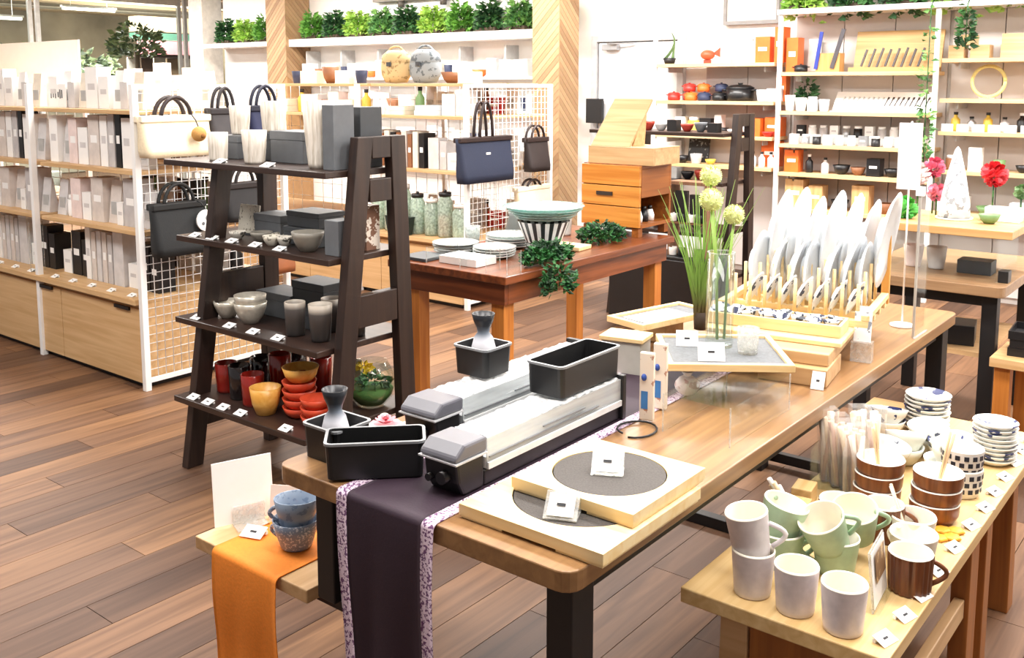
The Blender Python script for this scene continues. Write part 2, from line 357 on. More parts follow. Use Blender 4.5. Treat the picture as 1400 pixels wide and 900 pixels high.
# --- mall beyond the shop at the far left
MW = wood('#b79c7c', '#d9c3a4', 'Y', .5, .3)
struct('wall_far', B().box(-20.2, -20, 3, 18, 0, 4.2), mat('#b8ac98', .7, var=.35, scale=1.2))
cm = struct('ceiling_mall', B().box(-20, -11.6, 4, 16, 3.06, 3.15), mat('#b8a68b', .6, var=.1))
for i in range(11): part('ceiling_board', B().box(-19.8 + .74*i, -19.3 + .74*i, 4, 16, 3.0, 3.058), (MW, mat('#d8d2c4', .6), mat('#8d8272', .6))[i % 3], cm)
struct('trim_5', B().box(-11.15, -10.86, 7.35, 7.64, 0, 2.95), mat('#ece7dd', .6))
struct('trim_6', B().box(-20, -14, 12.2, 12.4, 0, 3.0), mat('#cdbfa8', .6))
for i, (x, y, z) in enumerate(((-15, 8.1, 2.72), (-15, 6.6, 2.52), (-13.4, 5.3, 2.96))):
    t = thing('tube_light', f'{("long", "short", "pale")[i]} white tube light {("in the far mall ceiling", "at far left edge of picture", "above the far passage")[i]}', 'light', (x, y, z))
    part('housing', B().box(-.04, .04, -.45, .45, .02, .05), STEEL, t)
    for q in (-.3, .3): part('drop_rod', B().cyl((0, q, .05), (0, q, 2.999 - z), .006), STEEL, t); part('tube', B().cyl((0, -.43, 0), (0, .43, 0), .02), mat('#fffaf0', .5, emit=4), t)
sg = thing('shop_sign', 'faded pink shop fascia sign across the far passage', 'sign', (-16, 10.05, 1.6))
part('sign_board', B().box(0, .05, -.56, .56, .48, .72), mat('#d98a8f', .5, var=.2, scale=4), sg)
part('fascia', B().box(-.3, -.01, -.6, .7, .42, .48), mat('#4a3a34', .5), sg)
for i in range(5): part('shop_pane', B().box(-.3, -.26, -.6 + .26*i, -.37 + .26*i, -1.6, .42), (mat('#ddd6cc', .4), mat('#5d463a', .4), mat('#c9c3ba', .4), mat('#8d7760', .5), mat('#e9e6e0', .5))[i], sg)
pil = thing('green_awning', 'dark green fascia strip above the pink sign in the mall', 'awning', (-16.35, 10.3, 2.35)); part('strip', B().box(0, .3, -.75, .8, 0, .11), mat('#3f6b58', .6), pil); part('beam', B().box(0, .3, -.75, .8, .13, .4), mat('#a08f74', .6), pil)
for i, (y, z, s) in enumerate(((8.3, 1.95, .9), (6.6, 1.5, .7))):
    t = thing('potted_tree', f'{("olive green bushy", "darker low")[i]} tree in the far passage behind white sign', 'tree', (-14 + .3*i, y, 0))
    part('foliage', leaves(300, .42*s, .42*s, .55, .07, 0, 40+i).mv(0, 0, z), spots('#7d8a5a', '#4c5a3a', 8, .5), t); part('trunk', B().cyl((0, 0, .3), (0, 0, z + .1), .04), mat('#5d4a38', .8), t); part('pot', B().lathe([(0, 0), (.18, 0), (.24, .32), (.2, .32), (.18, .28), (0, .28)], 14), mat('#cfcac2', .6), t)
ct = thing('added_uplight_trough', 'made-up grey trough for the added uplight before the far hedge planter', 'light', (-16.6, 8.2, 0)); part('trough', B().box(-.18, .18, -3.05, 3.05, 1.5, 1.58), mat('#bdb5a6', .5), ct)  # invented fixture, added to house the upward helper lamp
for q in (-2.6, 2.6): part('leg', B().box(-.03, .03, q-.03, q+.03, 0, 1.499), mat('#bdb5a6', .5), ct)
hd = thing('hedge_row', 'long grey green hedge along the far mall passage', 'hedge', (-17, 8.2, 0))
part('planter_wall', B().box(-.2, .2, -1.4, 1.4, 0, 1.7), mat('#b7ad9a', .6), hd)
part('foliage', leaves(700, .22, 1.4, .5, .1, 0, 55).mv(0, 0, 1.7), spots('#6d7a58', '#3f4a38', 6, .5), hd)
for i, (y0, y1) in enumerate(((4.6, 6.2), (6.3, 8.4), (8.5, 10.2))):
    t = thing('glass_screen', f'{("left", "middle", "right")[i]} glass screen of the far shopfront behind the plants', 'glass screen', (-13, (y0+y1)/2, 0))
    w = (y1-y0)/2; part('pane', B().box(-.006, .006, -w+.03, w-.03, .1, 2.7), clear('#f4f8f6', .05, name='screen_glass'), t)
    for s in (-1, 1): part('mullion', B().box(-.025, .025, s*w-.025, s*w+.025, 0, 2.8), mat('#c9c7c0', .4), t)
    part('rail', B().box(-.025, .025, -w+.025, w-.025, 2.7, 2.8), mat('#d9d3c4', .4), t)
# ================================================================ FRONT DISPLAY TABLE
T = .72
tb = thing('display_table', 'long tan wooden display table with rounded corners in the foreground', 'table', (-1.28, 2.5, 0))
part('tabletop', B().prism(rrect(-1.69, -.893, 1.285, 3.75, .035), .68, T), TABLE, tb, .003, True)
for x, y in ((-.937, 1.345), (-.937, 3.66), (-1.58, 3.60)): part('leg', B().box(x-.028, x+.028, y-.035, y+.035, 0, .68), MBLACK, tb, .003, True)
part('leg', B().box(-1.50, -1.45, 1.335, 1.395, 0, .6795), MBLACK, tb, .003, True)
part('post', B().box(-1.575, -1.52, 1.30, 1.385, .44, .68), MBLACK, tb, .003, True)
part('apron', B().box(-1.6, -.95, 1.62, 1.65, .62, .68).box(-.95, -.925, 1.385, 3.6, .64, .68), MBLACK, tb, .002, True)
part('foot_bar', B().box(-1.62, -1.4, 2.98, 3.02, .0, .04), MBLACK, tb, .002, True); part('foot_bar', B().box(-1.6, -.96, 3.645, 3.675, .02, .06), MBLACK, tb, .002, True)
part('lower_shelf', B().box(-2.02, -1.60, 1.29, 1.85, .418, .45), OAKY, tb, .003, True)
part('shelf_bracket', B().box(-1.75, -1.5005, 1.345, 1.38, .395, .4175), MBLACK, tb, 0, True)
for x in (-1.96,): part('shelf_leg', B().box(x-.02, x+.02, 1.335, 1.375, 0, .417), MBLACK, tb, .002, True)
# orange runner over the lower shelf
def drape(x0, x1, yb, ye, z, drop, lean=0, wav=.008, t=.003, n=16, endw=0):
    """cloth lying from y=yb to the near edge y=ye, then hanging down"""
    path = [(yb, z)]; 
    for i in range(1, 4): path.append((yb + (ye + .004 - yb) * i / 4, z))
    for a in range(0, 91, 18): path.append((ye + .006 - .016*math.sin(rad(a)), z - .014*(1 - math.cos(rad(a)))))
    m = 14
    for i in range(1, m+1): path.append((ye - .01 - .004*math.sin(i*.6), z - .014 - drop*i/m))
    rows = []
    for k, (y, zz) in enumerate(path):
        d = max(0, z - zz) / max(drop, .01); row = []
        for j in range(n+1):
            u = j/n; w = wav*d*math.sin(u*7 + d*2); row.append((x0 + (x1-x0)*u + lean*d*(1-.3*u) + endw*d*(u-.5), y - abs(w) - .01*d, zz))
        rows.append(row)
    return rows
def thick(rows, t):
    b = B().sheet(rows); n = len(rows); w = len(rows[0]); vs = list(b.v); nor = []
    for i in range(n):
        for j in range(w):
            p = Vector(rows[min(i+1, n-1)][j]) - Vector(rows[max(i-1, 0)][j]); q = Vector(rows[i][min(j+1, w-1)]) - Vector(rows[i][max(j-1, 0)]); nn = p.cross(q).normalized()
            nor.append(nn)
    o = len(vs); b.v += [tuple(Vector(v) - nn*t) for v, nn in zip(vs, nor)]
    m = len(b.f)
    for q in list(b.f): b.f.append(tuple(o + i for i in reversed(q)))
    b.m += [0]*m; b.s += [True]*m
    edge = [(i, i+1) for i in range(w-1)] + [(i*w+w-1, (i+1)*w+w-1) for i in range(n-1)] + [((n-1)*w+i+1, (n-1)*w+i) for i in range(w-1)] + [((i+1)*w, i*w) for i in range(n-1)]
    for a, c in edge: b.f.append((a, c, o+c, o+a)); b.m.append(0); b.s.append(False)
    return b
rows = drape(-1.93, -1.69, 1.8, 1.285, .4535, .44, lean=.03)
solo('table_runner', thick(rows, .0022), mat('#f48d2c', .75, var=.08, scale=150, bump=.15), 'bright orange cloth runner hanging over the end of low shelf', 'table runner', (-1.81, 1.6, .45), world=True)
# purple runner with floral borders
rn = thing('table_runner', 'dark purple runner with pink floral borders lying along the front table', 'table runner', (-1.34, 1.9, T))
full = drape(-1.478, -1.205, 2.62, 1.284, T + .0032, .62, lean=.035, wav=.012, endw=-.03, n=26)
PUR = mat('#2c1829', .7, var=.1, scale=200, bump=.1); FLO = spots('#e4cfe0', '#6d4570', 190, .46, .7)
part('cloth', thick([r[3:24] for r in full], .0018), PUR, rn, world=True)
part('floral_border', thick([r[:4] for r in full], .002), FLO, rn, world=True, label='pink floral patterned border')
part('floral_border', thick([r[23:] for r in full], .002), FLO, rn, world=True, label='pink floral patterned border')
# menu card and stacked cups on the low shelf
cd = thing('menu_card', 'upright blank white card in clear stand beside the orange runner', 'card', (-1.985, 1.41, .4505), rad(70))
part('card', B().obox((0, .004, .085), (.15, .0025, .16), (rad(-5), 0, 0)), PAPER, cd); part('stand', B().box(-.03, .05, -.05, .03, 0, .003).box(-.03, .05, -.01, -.006, .003, .05), ACRE, cd)
c2 = thing('leaflet', 'small printed leaflet leaning behind the white tag on low shelf', 'leaflet', (-1.90, 1.475, .4565), rad(30)); part('sheet', B().obox((0, 0, .045), (.085, .002, .09), (rad(-12), 0, 0)), spots('#efe5da', '#b7a493', 26, .4), c2)
tag(-1.90, 1.375, .456, 'white price tag lying on the orange runner by blue cups', rad(20), s=1.3)
def cupb(rt, rb, h, t=.003, n=24, wave=0, wn=0, foot=.0):
    q = [(.0005, foot), (rb*.8, foot), (rb*.82, 0), (rb, 0), (rb + (rt-rb)*.12, h*.08), (rb + (rt-rb)*.6, h*.5), (rt, h - t*.3), (rt - t*.5, h), (rt-t, h - t*.3), (rb + (rt-rb)*.55 - t, h*.45), (rb*.9, t*2), (.0005, t*1.6)]
    return B().lathe(q, n, wave=wave, wn=wn)
def handle(r0, z0, z1, out, th=.005, n=9):
    return B().tube([(r0 - .003 + out*math.sin(math.pi*i/(n-1)), 0, z1 - (z1-z0)*i/(n-1)) for i in range(n)], th, 8)
BLUEG = spots('#7d8ba0', '#c5ccd6', 170, .42, .35)
m = thing('mug', 'lower blue grey speckled mug standing on the orange runner', 'mug', (-1.775, 1.405, .4565), rad(198)); part('cup', cupb(.056, .036, .07, foot=.003), BLUEG, m); part('handle', handle(.047, .012, .05, .026), BLUEG, m)
m2 = thing('mug', 'upper blue grey mug nested in another at shelf end', 'mug', (-1.77, 1.403, .502), rad(215)); part('cup', cupb(.054, .034, .075), spots('#8797ab', '#6d7f97', 60, .42, .35), m2); part('handle', handle(.045, .015, .055, .024), BLUEG, m2)
m2.rotation_euler = (rad(4), 0, rad(215))
# black boxes, sauce bottles, flower
BOXM = mat('#1c1c1d', .42, var=.12); RIMM = mat('#8d8f92', .4)
def tray(w, d, h, name, label, cat, loc, rz=0, tp=.93):
    t = thing(name, label, cat, loc, rz)
    b = B(); W, D = w/2, d/2; e = .0035
    o0 = rrect(-W*tp, W*tp, -D*tp, D*tp, .012, 3); o1 = rrect(-W, W, -D, D, .013, 3); i1 = rrect(-W+e, W-e, -D+e, D-e, .011, 3); i0 = rrect(-W*tp+e, W*tp-e, -D*tp+e, D*tp-e, .01, 3)
    n = len(o0); v = [(x, y, 0) for x, y in o0] + [(x, y, h) for x, y in o1] + [(x, y, h) for x, y in i1] + [(x, y, .004) for x, y in i0]
    f = [tuple(reversed(range(n)))] + [(k*n+i, k*n+(i+1) % n, (k+1)*n+(i+1) % n, (k+1)*n+i) for k in range(3) for i in range(n)] + [tuple(3*n+i for i in range(n))]
    part('body', b.add(v, f), BOXM, t)
    rb = B(); o2 = rrect(-W-.003, W+.003, -D-.003, D+.003, .015, 3); v = [(x, y, h-.004) for x, y in o1] + [(x, y, h-.004) for x, y in o2] + [(x, y, h+.0012) for x, y in o2] + [(x, y, h+.0012) for x, y in i1]
    rb.add(v, [(k*n+i, k*n+(i+1) % n, ((k+1) % 4)*n+(i+1) % n, ((k+1) % 4)*n+i) for k in range(4) for i in range(n)])
    part('rim', rb, RIMM, t, label='grey edged rim'); return t
tray(.112, .108, .078, 'square_tray', 'small square black box holding a grey vase at table corner', 'box', (-1.62, 1.405, T + .0005))
tray(.208, .098, .078, 'long_tray', 'long black rimmed box set diagonally at the table near edge', 'box', (-1.478, 1.388, T + .0065), rad(45), .96)
OMB = zgrad(((0, '#f2f0f4'), (.52, '#e6e6ee'), (.66, '#7d8794'), (.8, '#2c2f36'), (1, '#1f2126')), .09)
def vase(label, loc):
    q = [(.0005, 0), (.024, 0), (.027, .008), (.026, .035), (.02, .052), (.0125, .06), (.0145, .068), (.021, .079), (.0245, .09), (.0225, .09), (.013, .07), (.0095, .062), (.0005, .055)]
    return solo('vase', B().lathe(q, 24), OMB, label, 'vase', loc)
vase('white and black dipped vase in the corner square box', (-1.622, 1.402, T + .0052)).scale = (1.2, 1.2, 1.65)
vase('white and black dipped vase in the square box on flume', (-1.535, 1.815, .838)).scale = (1.2, 1.2, 1.6)
tray(.108, .104, .072, 'square_tray', 'small square black box on far clear flume holding vase', 'box', (-1.537, 1.815, .8325))
tray(.102, .25, .075, 'long_tray', 'long open black box standing on the near clear flume', 'box', (-1.302, 1.88, .8325), 0, .97)
fw = thing('artificial_flower', 'pink artificial flower on white dish behind the long black box', 'flower', (-1.625, 1.56, T + .001))
part('dish', B().lathe([(.0005, 0), (.03, 0), (.052, .016), (.05, .019), (.028, .005), (.0005, .005)], 20), WHITE, fw)
b = B()
for k, (n, r, z, tl) in enumerate(((9, .034, .026, .25), (7, .026, .032, .55), (5, .016, .038, .95))):
    for i in range(n):
        a = 6.283*i/n + k*.3; d = Vector((math.cos(a)*math.cos(tl), math.sin(a)*math.cos(tl), math.sin(tl))); s = Vector((-math.sin(a), math.cos(a), 0)); p = Vector((0, 0, z - .006))
        b.add([p, p + d*r*.6 + s*r*.42, p + d*r*1.1 + s*r*.2, p + d*r*1.1 - s*r*.2, p + d*r*.6 - s*r*.42], [(0, 1, 2, 3, 4)])
part('petals', b, mat('#f19aa5', .6, var=.2, scale=40), fw); part('centre', B().ball((0, 0, .04), .006), mat('#7a2a33', .6), fw)
b = B().ball((-.035, .03, .02), .017).ball((.045, .02, .02), .016).ball((.03, -.035, .014), .012)
part('pompoms', b, mat('#f3eadd', .8, bump=.5, scale=200), fw)
# --- noodle flumes
CHAN = clear('#eef1f2', .3, .42, 'flume_plastic', (30, 3, 40)); CAPM = mat('#66666e', .35, var=.06)
ICE = clear('#ffffff', .4, .5, 'rippled_plastic', (70, 70, 70))
def flume(name, label, x0, x1, y0, y1, z0=T + .0035, z1=.8318):
    t = thing(name, label, 'noodle flume', ((x0+x1)/2, y0, z0)); cy = y0 + .085
    b = B(); v = [(x, y, z) for x in (x0+.004, x1-.004) for y, z in ((y0+.022, z0), (y0+.006, z0+.03), (y0, z0+.075), (cy, z0+.075), (cy, z0))]
    b.add(v, [(4, 3, 2, 1, 0), (5, 6, 7, 8, 9)] + [(i, (i+1) % 5, 5+(i+1) % 5, 5+i) for i in range(5)]); part('cap_body', b, MBLACK, t, .006, True)
    v = [(x, y, z) for x in (x0, x1) for y, z in ((y0-.008, z0+.077), (y0-.006, z0+.088), (y0+.02, z1), (cy+.006, z1), (cy+.006, z0+.077))]
    b = B().add(v, [(4, 3, 2, 1, 0), (5, 6, 7, 8, 9)] + [(i, (i+1) % 5, 5+(i+1) % 5, 5+i) for i in range(5)]); part('end_cap', b, CAPM, t, .006, True, label='grey chamfered end cap')
    part('cap_trim', B().box(x0-.002, x1+.002, y0-.009, cy+.004, z0+.073, z0+.0765), mat('#c9c9cc', .3), t, 0, True)
    part('knob', B().cyl(((x0+x1)/2+.012, y0-.012, z0+.04), ((x0+x1)/2+.012, y0+.02, z0+.04), .013, .014, 14), BLACK, t, 0, True); part('knob', B().cyl((x0+.02, y0-.005, z0+.03), (x0+.02, y0+.02, z0+.03), .008), BLACK, t, 0, True)
    part('base_channel', B().box(x0+.006, x1-.006, cy+.002, y1, z0, z0+.034), MBLACK, t, .004, True)
    part('channel_wall', B().box(x1-.006, x1-.003, cy+.008, y1, z0+.035, z1-.006), CHAN, t, .0, True); part('channel_wall', B().box(x0+.003, x0+.006, cy+.008, y1, z0+.035, z1-.006), CHAN, t, 0, True)
    part('channel_rib', B().box(x1-.0028, x1+.0012, cy+.012, y1-.1, z0+.060, z0+.063), mat('#77797c', .35), t, 0, True); part('channel_rib', B().box(x1-.0028, x1+.0012, cy+.2, y1-.16, z0+.072, z0+.075), mat('#77797c', .35), t, 0, True)
    part('drip_strip', B().box(x1-.0028, x1+.0015, cy+.008, y1, z0+.036, z0+.05), mat('#e3e5e6', .3), t, 0, True)
    part('channel_floor', B().box(x0+.0065, x1-.0065, cy+.008, y1, z0+.036, z0+.06), mat('#d9dcde', .3, var=.15, scale=25), t, 0, True)
    rw = random.Random(int(-x0*1000)); ny = int((y1-cy)/.012)
    rows = [[(x0+.004 + (x1-x0-.008)*j/9, cy+.01 + (y1-cy-.012)*i/ny, z1 - .004 + rw.uniform(-.005, .002)) for j in range(10)] for i in range(ny+1)]
    part('rippled_cover', B().sheet(rows, sm=False), ICE, t, 0, True, label='bubbly clear cover')
    part('end_plate', B().box(x0, x1+.004, y1+.001, y1+.016, z0, z1+.004), BLACK, t, .002, True)
    return t
flume('noodle_flume', 'near clear plastic noodle flume with grey cap and black base', -1.338, -1.238, 1.385, 1.992)
flume('noodle_flume', 'far clear plastic noodle flume behind near one with grey cap', -1.555, -1.445, 1.545, 2.2, T + .0035)
solo('cord', B().tube([(-1.17 + .045*math.cos(a*.35), 1.955 + .055*math.sin(a*.35), T + .004 + .0004*a) for a in range(-4, 14)], .0025, 6), BLACK, 'looped black cord lying on tabletop beside the upright packets', 'cord')
# --- round-inset boards with price stands
BAM = wood('#edcb8c', '#f6dfae', 'X', .45); SLATE = mat('#4f4a47', .75, var=.25, scale=260, bump=.3)
def board(label, x0, x1, y0, y1, z, loc=None):
    t = thing('serving_board', label, 'serving board', ((x0+x1)/2, (y0+y1)/2, z)); cx, cy = (x0+x1)/2, (y0+y1)/2; w, d = (x1-x0)/2, (y1-y0)/2; r = min(w, d)*.83
    n = 48; ring = [(r*math.cos(6.2832*i/n), r*math.sin(6.2832*i/n)) for i in range(n)]
    def sq(a):
        c, s = math.cos(a), math.sin(a); k = min(w/abs(c) if abs(c) > 1e-6 else 9, d/abs(s) if abs(s) > 1e-6 else 9); return (c*k, s*k)
    # put exact corners in the outline by choosing angles that include them
    A = sorted([6.2832*i/n for i in range(n)] + [math.atan2(sy*d, sx*w) % 6.28318 for sx in (-1, 1) for sy in (-1, 1)]); n = len(A)
    v = []
    for zz, fn in ((.006, sq), (.028, sq), (.028, lambda a: (r*math.cos(a), r*math.sin(a))), (.0225, lambda a: (r*math.cos(a), r*math.sin(a)))): v += [fn(a) + (zz,) for a in A]
    f = [(k*n+i, k*n+(i+1) % n, (k+1)*n+(i+1) % n, (k+1)*n+i) for k in range(3) for i in range(n)] + [tuple(reversed(range(n)))]
    part('board', B().add(v, f), BAM, t)
    part('plate', B().cyl((0, 0, .0228), (0, 0, .0275), r - .002, r - .003, 48), SLATE, t, label='dark slate round inset')
    for sx in (-1, 1):
        part('foot', B().box(sx*w*.98 - (.1 if sx > 0 else 0), sx*w*.98 + (.1 if sx < 0 else 0), -d*.98, d*.98, 0, .006), BAM, t)
    return t
board('lower pale square board with round dark inset at table near corner', -1.193, -.862, 1.335, 1.69, T + .0005)
board('upper pale square board with round dark inset stacked on another', -1.152, -.871, 1.447, 1.725, T + .029)
def cardstand(label, x, y, z, rz):
    t = thing('card_stand', label, 'card stand', (x, y, z), rz)
    v = [(-.032, -.03, .0), (-.032, .02, .038), (-.032, .026, .0)]
    b = B().obox((0, 0, .02), (.064, .058, .003), (rad(38), 0, 0)).box(-.032, .032, .022, .025, 0, .036).box(-.032, .032, -.022, .022, 0, .002)
    part('stand', b, ACRE, t)
    b = B().obox((0, -.003, .0225), (.05, .046, .0012), (rad(38), 0, 0)).obox((0, -.0047, .0242), (.017, .006, .0004), (rad(38), 0, 0), 1)
    part('card', b, [PAPER, INK], t)
cardstand('clear stand with white price card on the upper round board', -1.015, 1.585, T + .0572, rad(28)); cardstand('clear stand with white price card on the lower round board', -1.005, 1.413, T + .0292, rad(24))
# --- upright packets, grey display box, trays, riser
for i, (x, y, rz) in enumerate(((-1.188, 2.03, 15), (-1.205, 2.125, 10))):
    t = thing('chopstick_packet', f'upright beige packet with blue print, {("nearer", "farther")[i]} of two by flume end', 'packet', (x, y, T + .0035), rad(rz))
    part('packet', B().box(-.018, .018, -.008, .008, 0, .172), spots('#e9dccb', '#b98d77', 45, .36), t, .003); part('blue_label', B().box(-.013, .004, -.0088, -.0083, .03, .075), mat('#3f7fc0', .5, var=.2), t); part('blue_crest', B().ball((-.006, -.0085, .11), .007, sz=1.3), mat('#2f4fa0', .5), t)
gb = thing('display_box', 'pale grey panel box with cream frame behind the flume end', 'box', (-1.46, 2.37, T + .0005), rad(12))
part('body', B().box(-.06, .06, -.045, .045, 0, .095), mat('#b9b5ac', .5), gb, .003); part('frame', B().box(-.066, .066, -.05, .05, .0955, .108), PINE, gb, .002)
PAPERG = mat('#6f7276', .8, var=.18, scale=120)
def frametray(label, x, y, z, w, d, rz, h=.02):
    t = thing('slate_tray', label, 'tray', (x, y, z), rz); W, D, e = w/2, d/2, .016
    for nm, bb in (('frame_side', (-W, W, -D, -D+e)), ('frame_side', (-W, W, D-e, D)), ('frame_side', (-W, -W+e, -D+e, D-e)), ('frame_side', (W-e, W, -D+e, D-e))): part(nm, B().box(*bb, 0, h), PINE, t, .002)
    part('slate', B().box(-W+e, W-e, -D+e, D-e, .003, h*.6), PAPERG, t); return t
frametray('wood framed grey slate tray on clear riser under glass vase', -1.16, 2.375, .8155, .325, .31, rad(36))
frametray('wood framed tray with paper behind the glass vase', -1.52, 2.68, .805, .16, .33, rad(-14))
solo('paper_sheet', B().box(-.05, .05, -.1, .1, 0, .001), PAPER, 'white printed sheet lying in the tray behind the vase', 'paper', (-1.525, 2.66, .8178), rad(-14))
st = thing('stand_block', 'small wooden block holding up the rear framed tray', 'block', (-1.56, 2.75, T + .0005)); part('block', B().box(-.05, .05, -.06, .06, 0, .0835), OAK, st, .003); part('top_pad', B().box(-.04, .04, -.05, .05, .0835, .084), OAK, st)
def riser(label, x0, x1, y0, y1, z0, z1, nm='acrylic_riser'):
    t = thing(nm, label, 'riser', ((x0+x1)/2, (y0+y1)/2, z0)); e = .003
    part('top', B().box(x0, x1, y0, y1, z1-e, z1), ACRY, t, 0, True)
    part('side', B().box(x0, x0+e, y0, y1, z0, z1-e), ACRY, t, 0, True); part('side', B().box(x1-e, x1, y0, y1, z0, z1-e), ACRY, t, 0, True)
    for x in (x0, x1):
        for y in (y0, y1): part('edge', B().box(x-.0014, x+.0014, y-.0014, y+.0014, z0, z1), ACRE, t, 0, True)
    return t
riser('clear acrylic riser under the grey slate tray', -1.12, -.945, 1.99, 2.33, T + .0005, .8148)
pk = thing('wrapped_sweet', 'small wrapped pink white parcel under the slate tray edge', 'parcel', (-1.2, 2.26, T + .0045)); part('wrap', B().ball((0, 0, .028), .034, 12, 8, sz=.8), spots('#f3e9e4', '#d9b9b4', 40, .42), pk); part('knot', B().cyl((0, 0, .05), (0, 0, .066), .006, .016, 8), WHITE, pk)
# tall glass vase, tumbler, grass and alliums
gv = thing('glass_vase', 'tall clear glass cylinder vase standing on the slate tray', 'vase', (-1.19, 2.42, .8285))
part('glass', B().lathe([(.0005, 0), (.037, 0), (.038, .004), (.038, .262), (.0355, .262), (.0352, .02), (.0005, .018)], 28), GLASS, gv); part('rim', B().lathe([(.0353, .2622), (.0382, .2622), (.0382, .265), (.0353, .265)], 28), ACRE, gv)
gt = thing('tumbler', 'low clear glass tumbler beside the tall vase on tray', 'tumbler', (-1.095, 2.40, .8285)); part('glass', B().lathe([(.0005, 0), (.026, 0), (.031, .07), (.029, .07), (.0245, .012), (.0005, .01)], 24), ACRE, gt); part('base', B().cyl((0, 0, .0105), (0, 0, .014), .0235), ACRE, gt)
def cardblock(label, x, y, z, rz, w=.05, h=.035):
    return solo('price_card', B().obox((0, 0, h*.45), (w, .0015, h), (rad(-28), 0, 0)).obox((0, -.0012, h*.45), (w*.25, .0006, h*.12), (rad(-28), 0, 0), 1), [PAPER, INK], label, 'price card', (x, y, z), rz)
cardblock('white price card propped on slate tray before the glass vase', -1.14, 2.275, .829, rad(34), .07, .05); cardblock('white price card at left corner of the slate tray', -1.26, 2.365, .829, rad(30), .06, .045)
gp = thing('ornamental_grass', 'tall artificial green grass bunch with dark base behind glass vase', 'grass', (-1.30, 2.52, .8375))
rn2 = random.Random(5); b = B()
for i in range(64):
    a = rn2.uniform(-.9, .9); ln = rn2.uniform(.26, .46); tx = math.sin(a)*ln*.42 + rn2.uniform(-.01, .04); ty = rn2.uniform(-.06, .07); px_ = rn2.uniform(-.016, .016); w = rn2.uniform(.002, .0042)
    rows = []
    for k in range(6):
        u = k/5; ww = w*(1 - u*.8); x = px_ + tx*(u**1.4); y = rn2.uniform(-.001, .001) + ty*u; z = ln*u - .04*abs(a)*u*u
        rows.append([((x - ww)*.78 - y*.62, (x - ww)*.62 + y*.78, z), ((x + ww)*.78 - y*.62, (x + ww)*.62 + y*.78, z)])
    b.sheet(rows)
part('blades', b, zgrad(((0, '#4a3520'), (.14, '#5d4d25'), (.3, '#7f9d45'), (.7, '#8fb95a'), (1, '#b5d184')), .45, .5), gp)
part('base', B().lathe([(.0005, 0), (.016, 0), (.02, .03), (.014, .05), (.0005, .05)], 12), mat('#3a2a1c', .8), gp)
for i, (x, y, z, r) in enumerate(((-1.243, 2.45, 1.298, .03), (-1.225, 2.42, 1.234, .032), (-1.165, 2.44, 1.196, .028))):
    t = thing('allium', f'pale green allium ball flower, {("topmost", "middle", "lowest right")[i]} above the glass vase', 'flower', (-1.19 + (-.012, .0, .012)[i], 2.42 + (.01, -.012, .006)[i], .849))
    h = B(); rr = random.Random(i)
    h.ball((x, y, z), r*.88, 14, 8)
    for k in range(320):
        d = Vector((rr.gauss(0, 1), rr.gauss(0, 1), rr.gauss(0, 1))).normalized(); s = d.orthogonal().normalized()*r*.13; p = Vector((x, y, z)) + d*r*.6
        h.add([p - s, p + s, p + d*r*.5], [(0, 1, 2)])
    part('flower_head', h, mat('#e3eba0', .8, var=.15, scale=90), t, 0, True)
    lx, ly, lz = t.location
    part('stem', B().tube([(0, 0, 0), ((x-lx)*.25, (y-ly)*.25, (z-lz)*.5), (x-lx, y-ly, z-lz-r*.6)], .004, 6), mat('#8fb04c', .5), t)
# --- stepped wooden stand, dish tray and plate rack (turned a little)
A = rad(9); ca, sa = math.cos(A), math.sin(A)
ox, oy = -.935, 2.56
def L(x, y): return (ox + x*ca - y*sa, oy + x*sa + y*ca)
ws = thing('stepped_stand', 'stepped pale wooden stand on front table under dish tray', 'stand', (ox, oy, T + .0005), A)
for nm, q in (('block', (-.19, 0, 0, .2, 0, .05)), ('block', (-.33, -.004, .035, .72, .0505, .085)), ('shelf_board', (-.42, .012, .12, .74, .0855, .1))): part(nm, B().box(*q), OAK if nm == 'block' else PINE, ws, .003)
x, y = L(-.02, -.012); cardblock('cream price card against the lowest wooden block', x, y, T + .001, A, .035, .05)
dt = thing('dish_tray', 'shallow pine tray holding small blue and white dishes', 'tray', (*L(-.205, .235), T + .101), A)
W, D = .205, .062
for q in ((-W, W, -D, -D+.01), (-W, W, D-.01, D), (-W, -W+.01, -D+.01, D-.01), (W-.01, W, -D+.01, D-.01)): part('side', B().box(*q, 0, .036), PINE, dt, .002)
part('bottom', B().box(-W+.01, W-.01, -D+.01, D-.01, .0005, .006), PINE, dt)
BW = [spots('#f4f5f7', '#27314f', 46, .43), spots('#f1f2f3', '#3a3f49', 60, .46), spots('#eef0f4', '#1d2746', 34, .47)]
sd = [B().lathe([(.0005, 0), (.014, 0), (.021, .012), (.0225, .016), (.02, .0155), (.013, .004), (.0005, .003)], 16).mesh('small_dish', m_) for m_ in BW]
DARKRIM = mat('#23283a', .35)
for i in range(16):
    x, y = L(-.205 - .17 + .0485*(i % 8), .235 + (-.024 if i < 8 else .024))
    o = link('small_dish', sd[(i*2 + i//8) % 3]); o.location = (x, y, T + .108 + .014); o.scale = (1.08, 1.08, 1.3); o.rotation_euler = (rad(U(-16, 16)), rad(U(-12, 12)), U(0, 6))
    tagit(o, f'small blue white patterned dish, {ORD[i % 8]} from left in {("front", "back")[i//8]} row of pine tray', 'dish', 'small dishes in the pine tray')
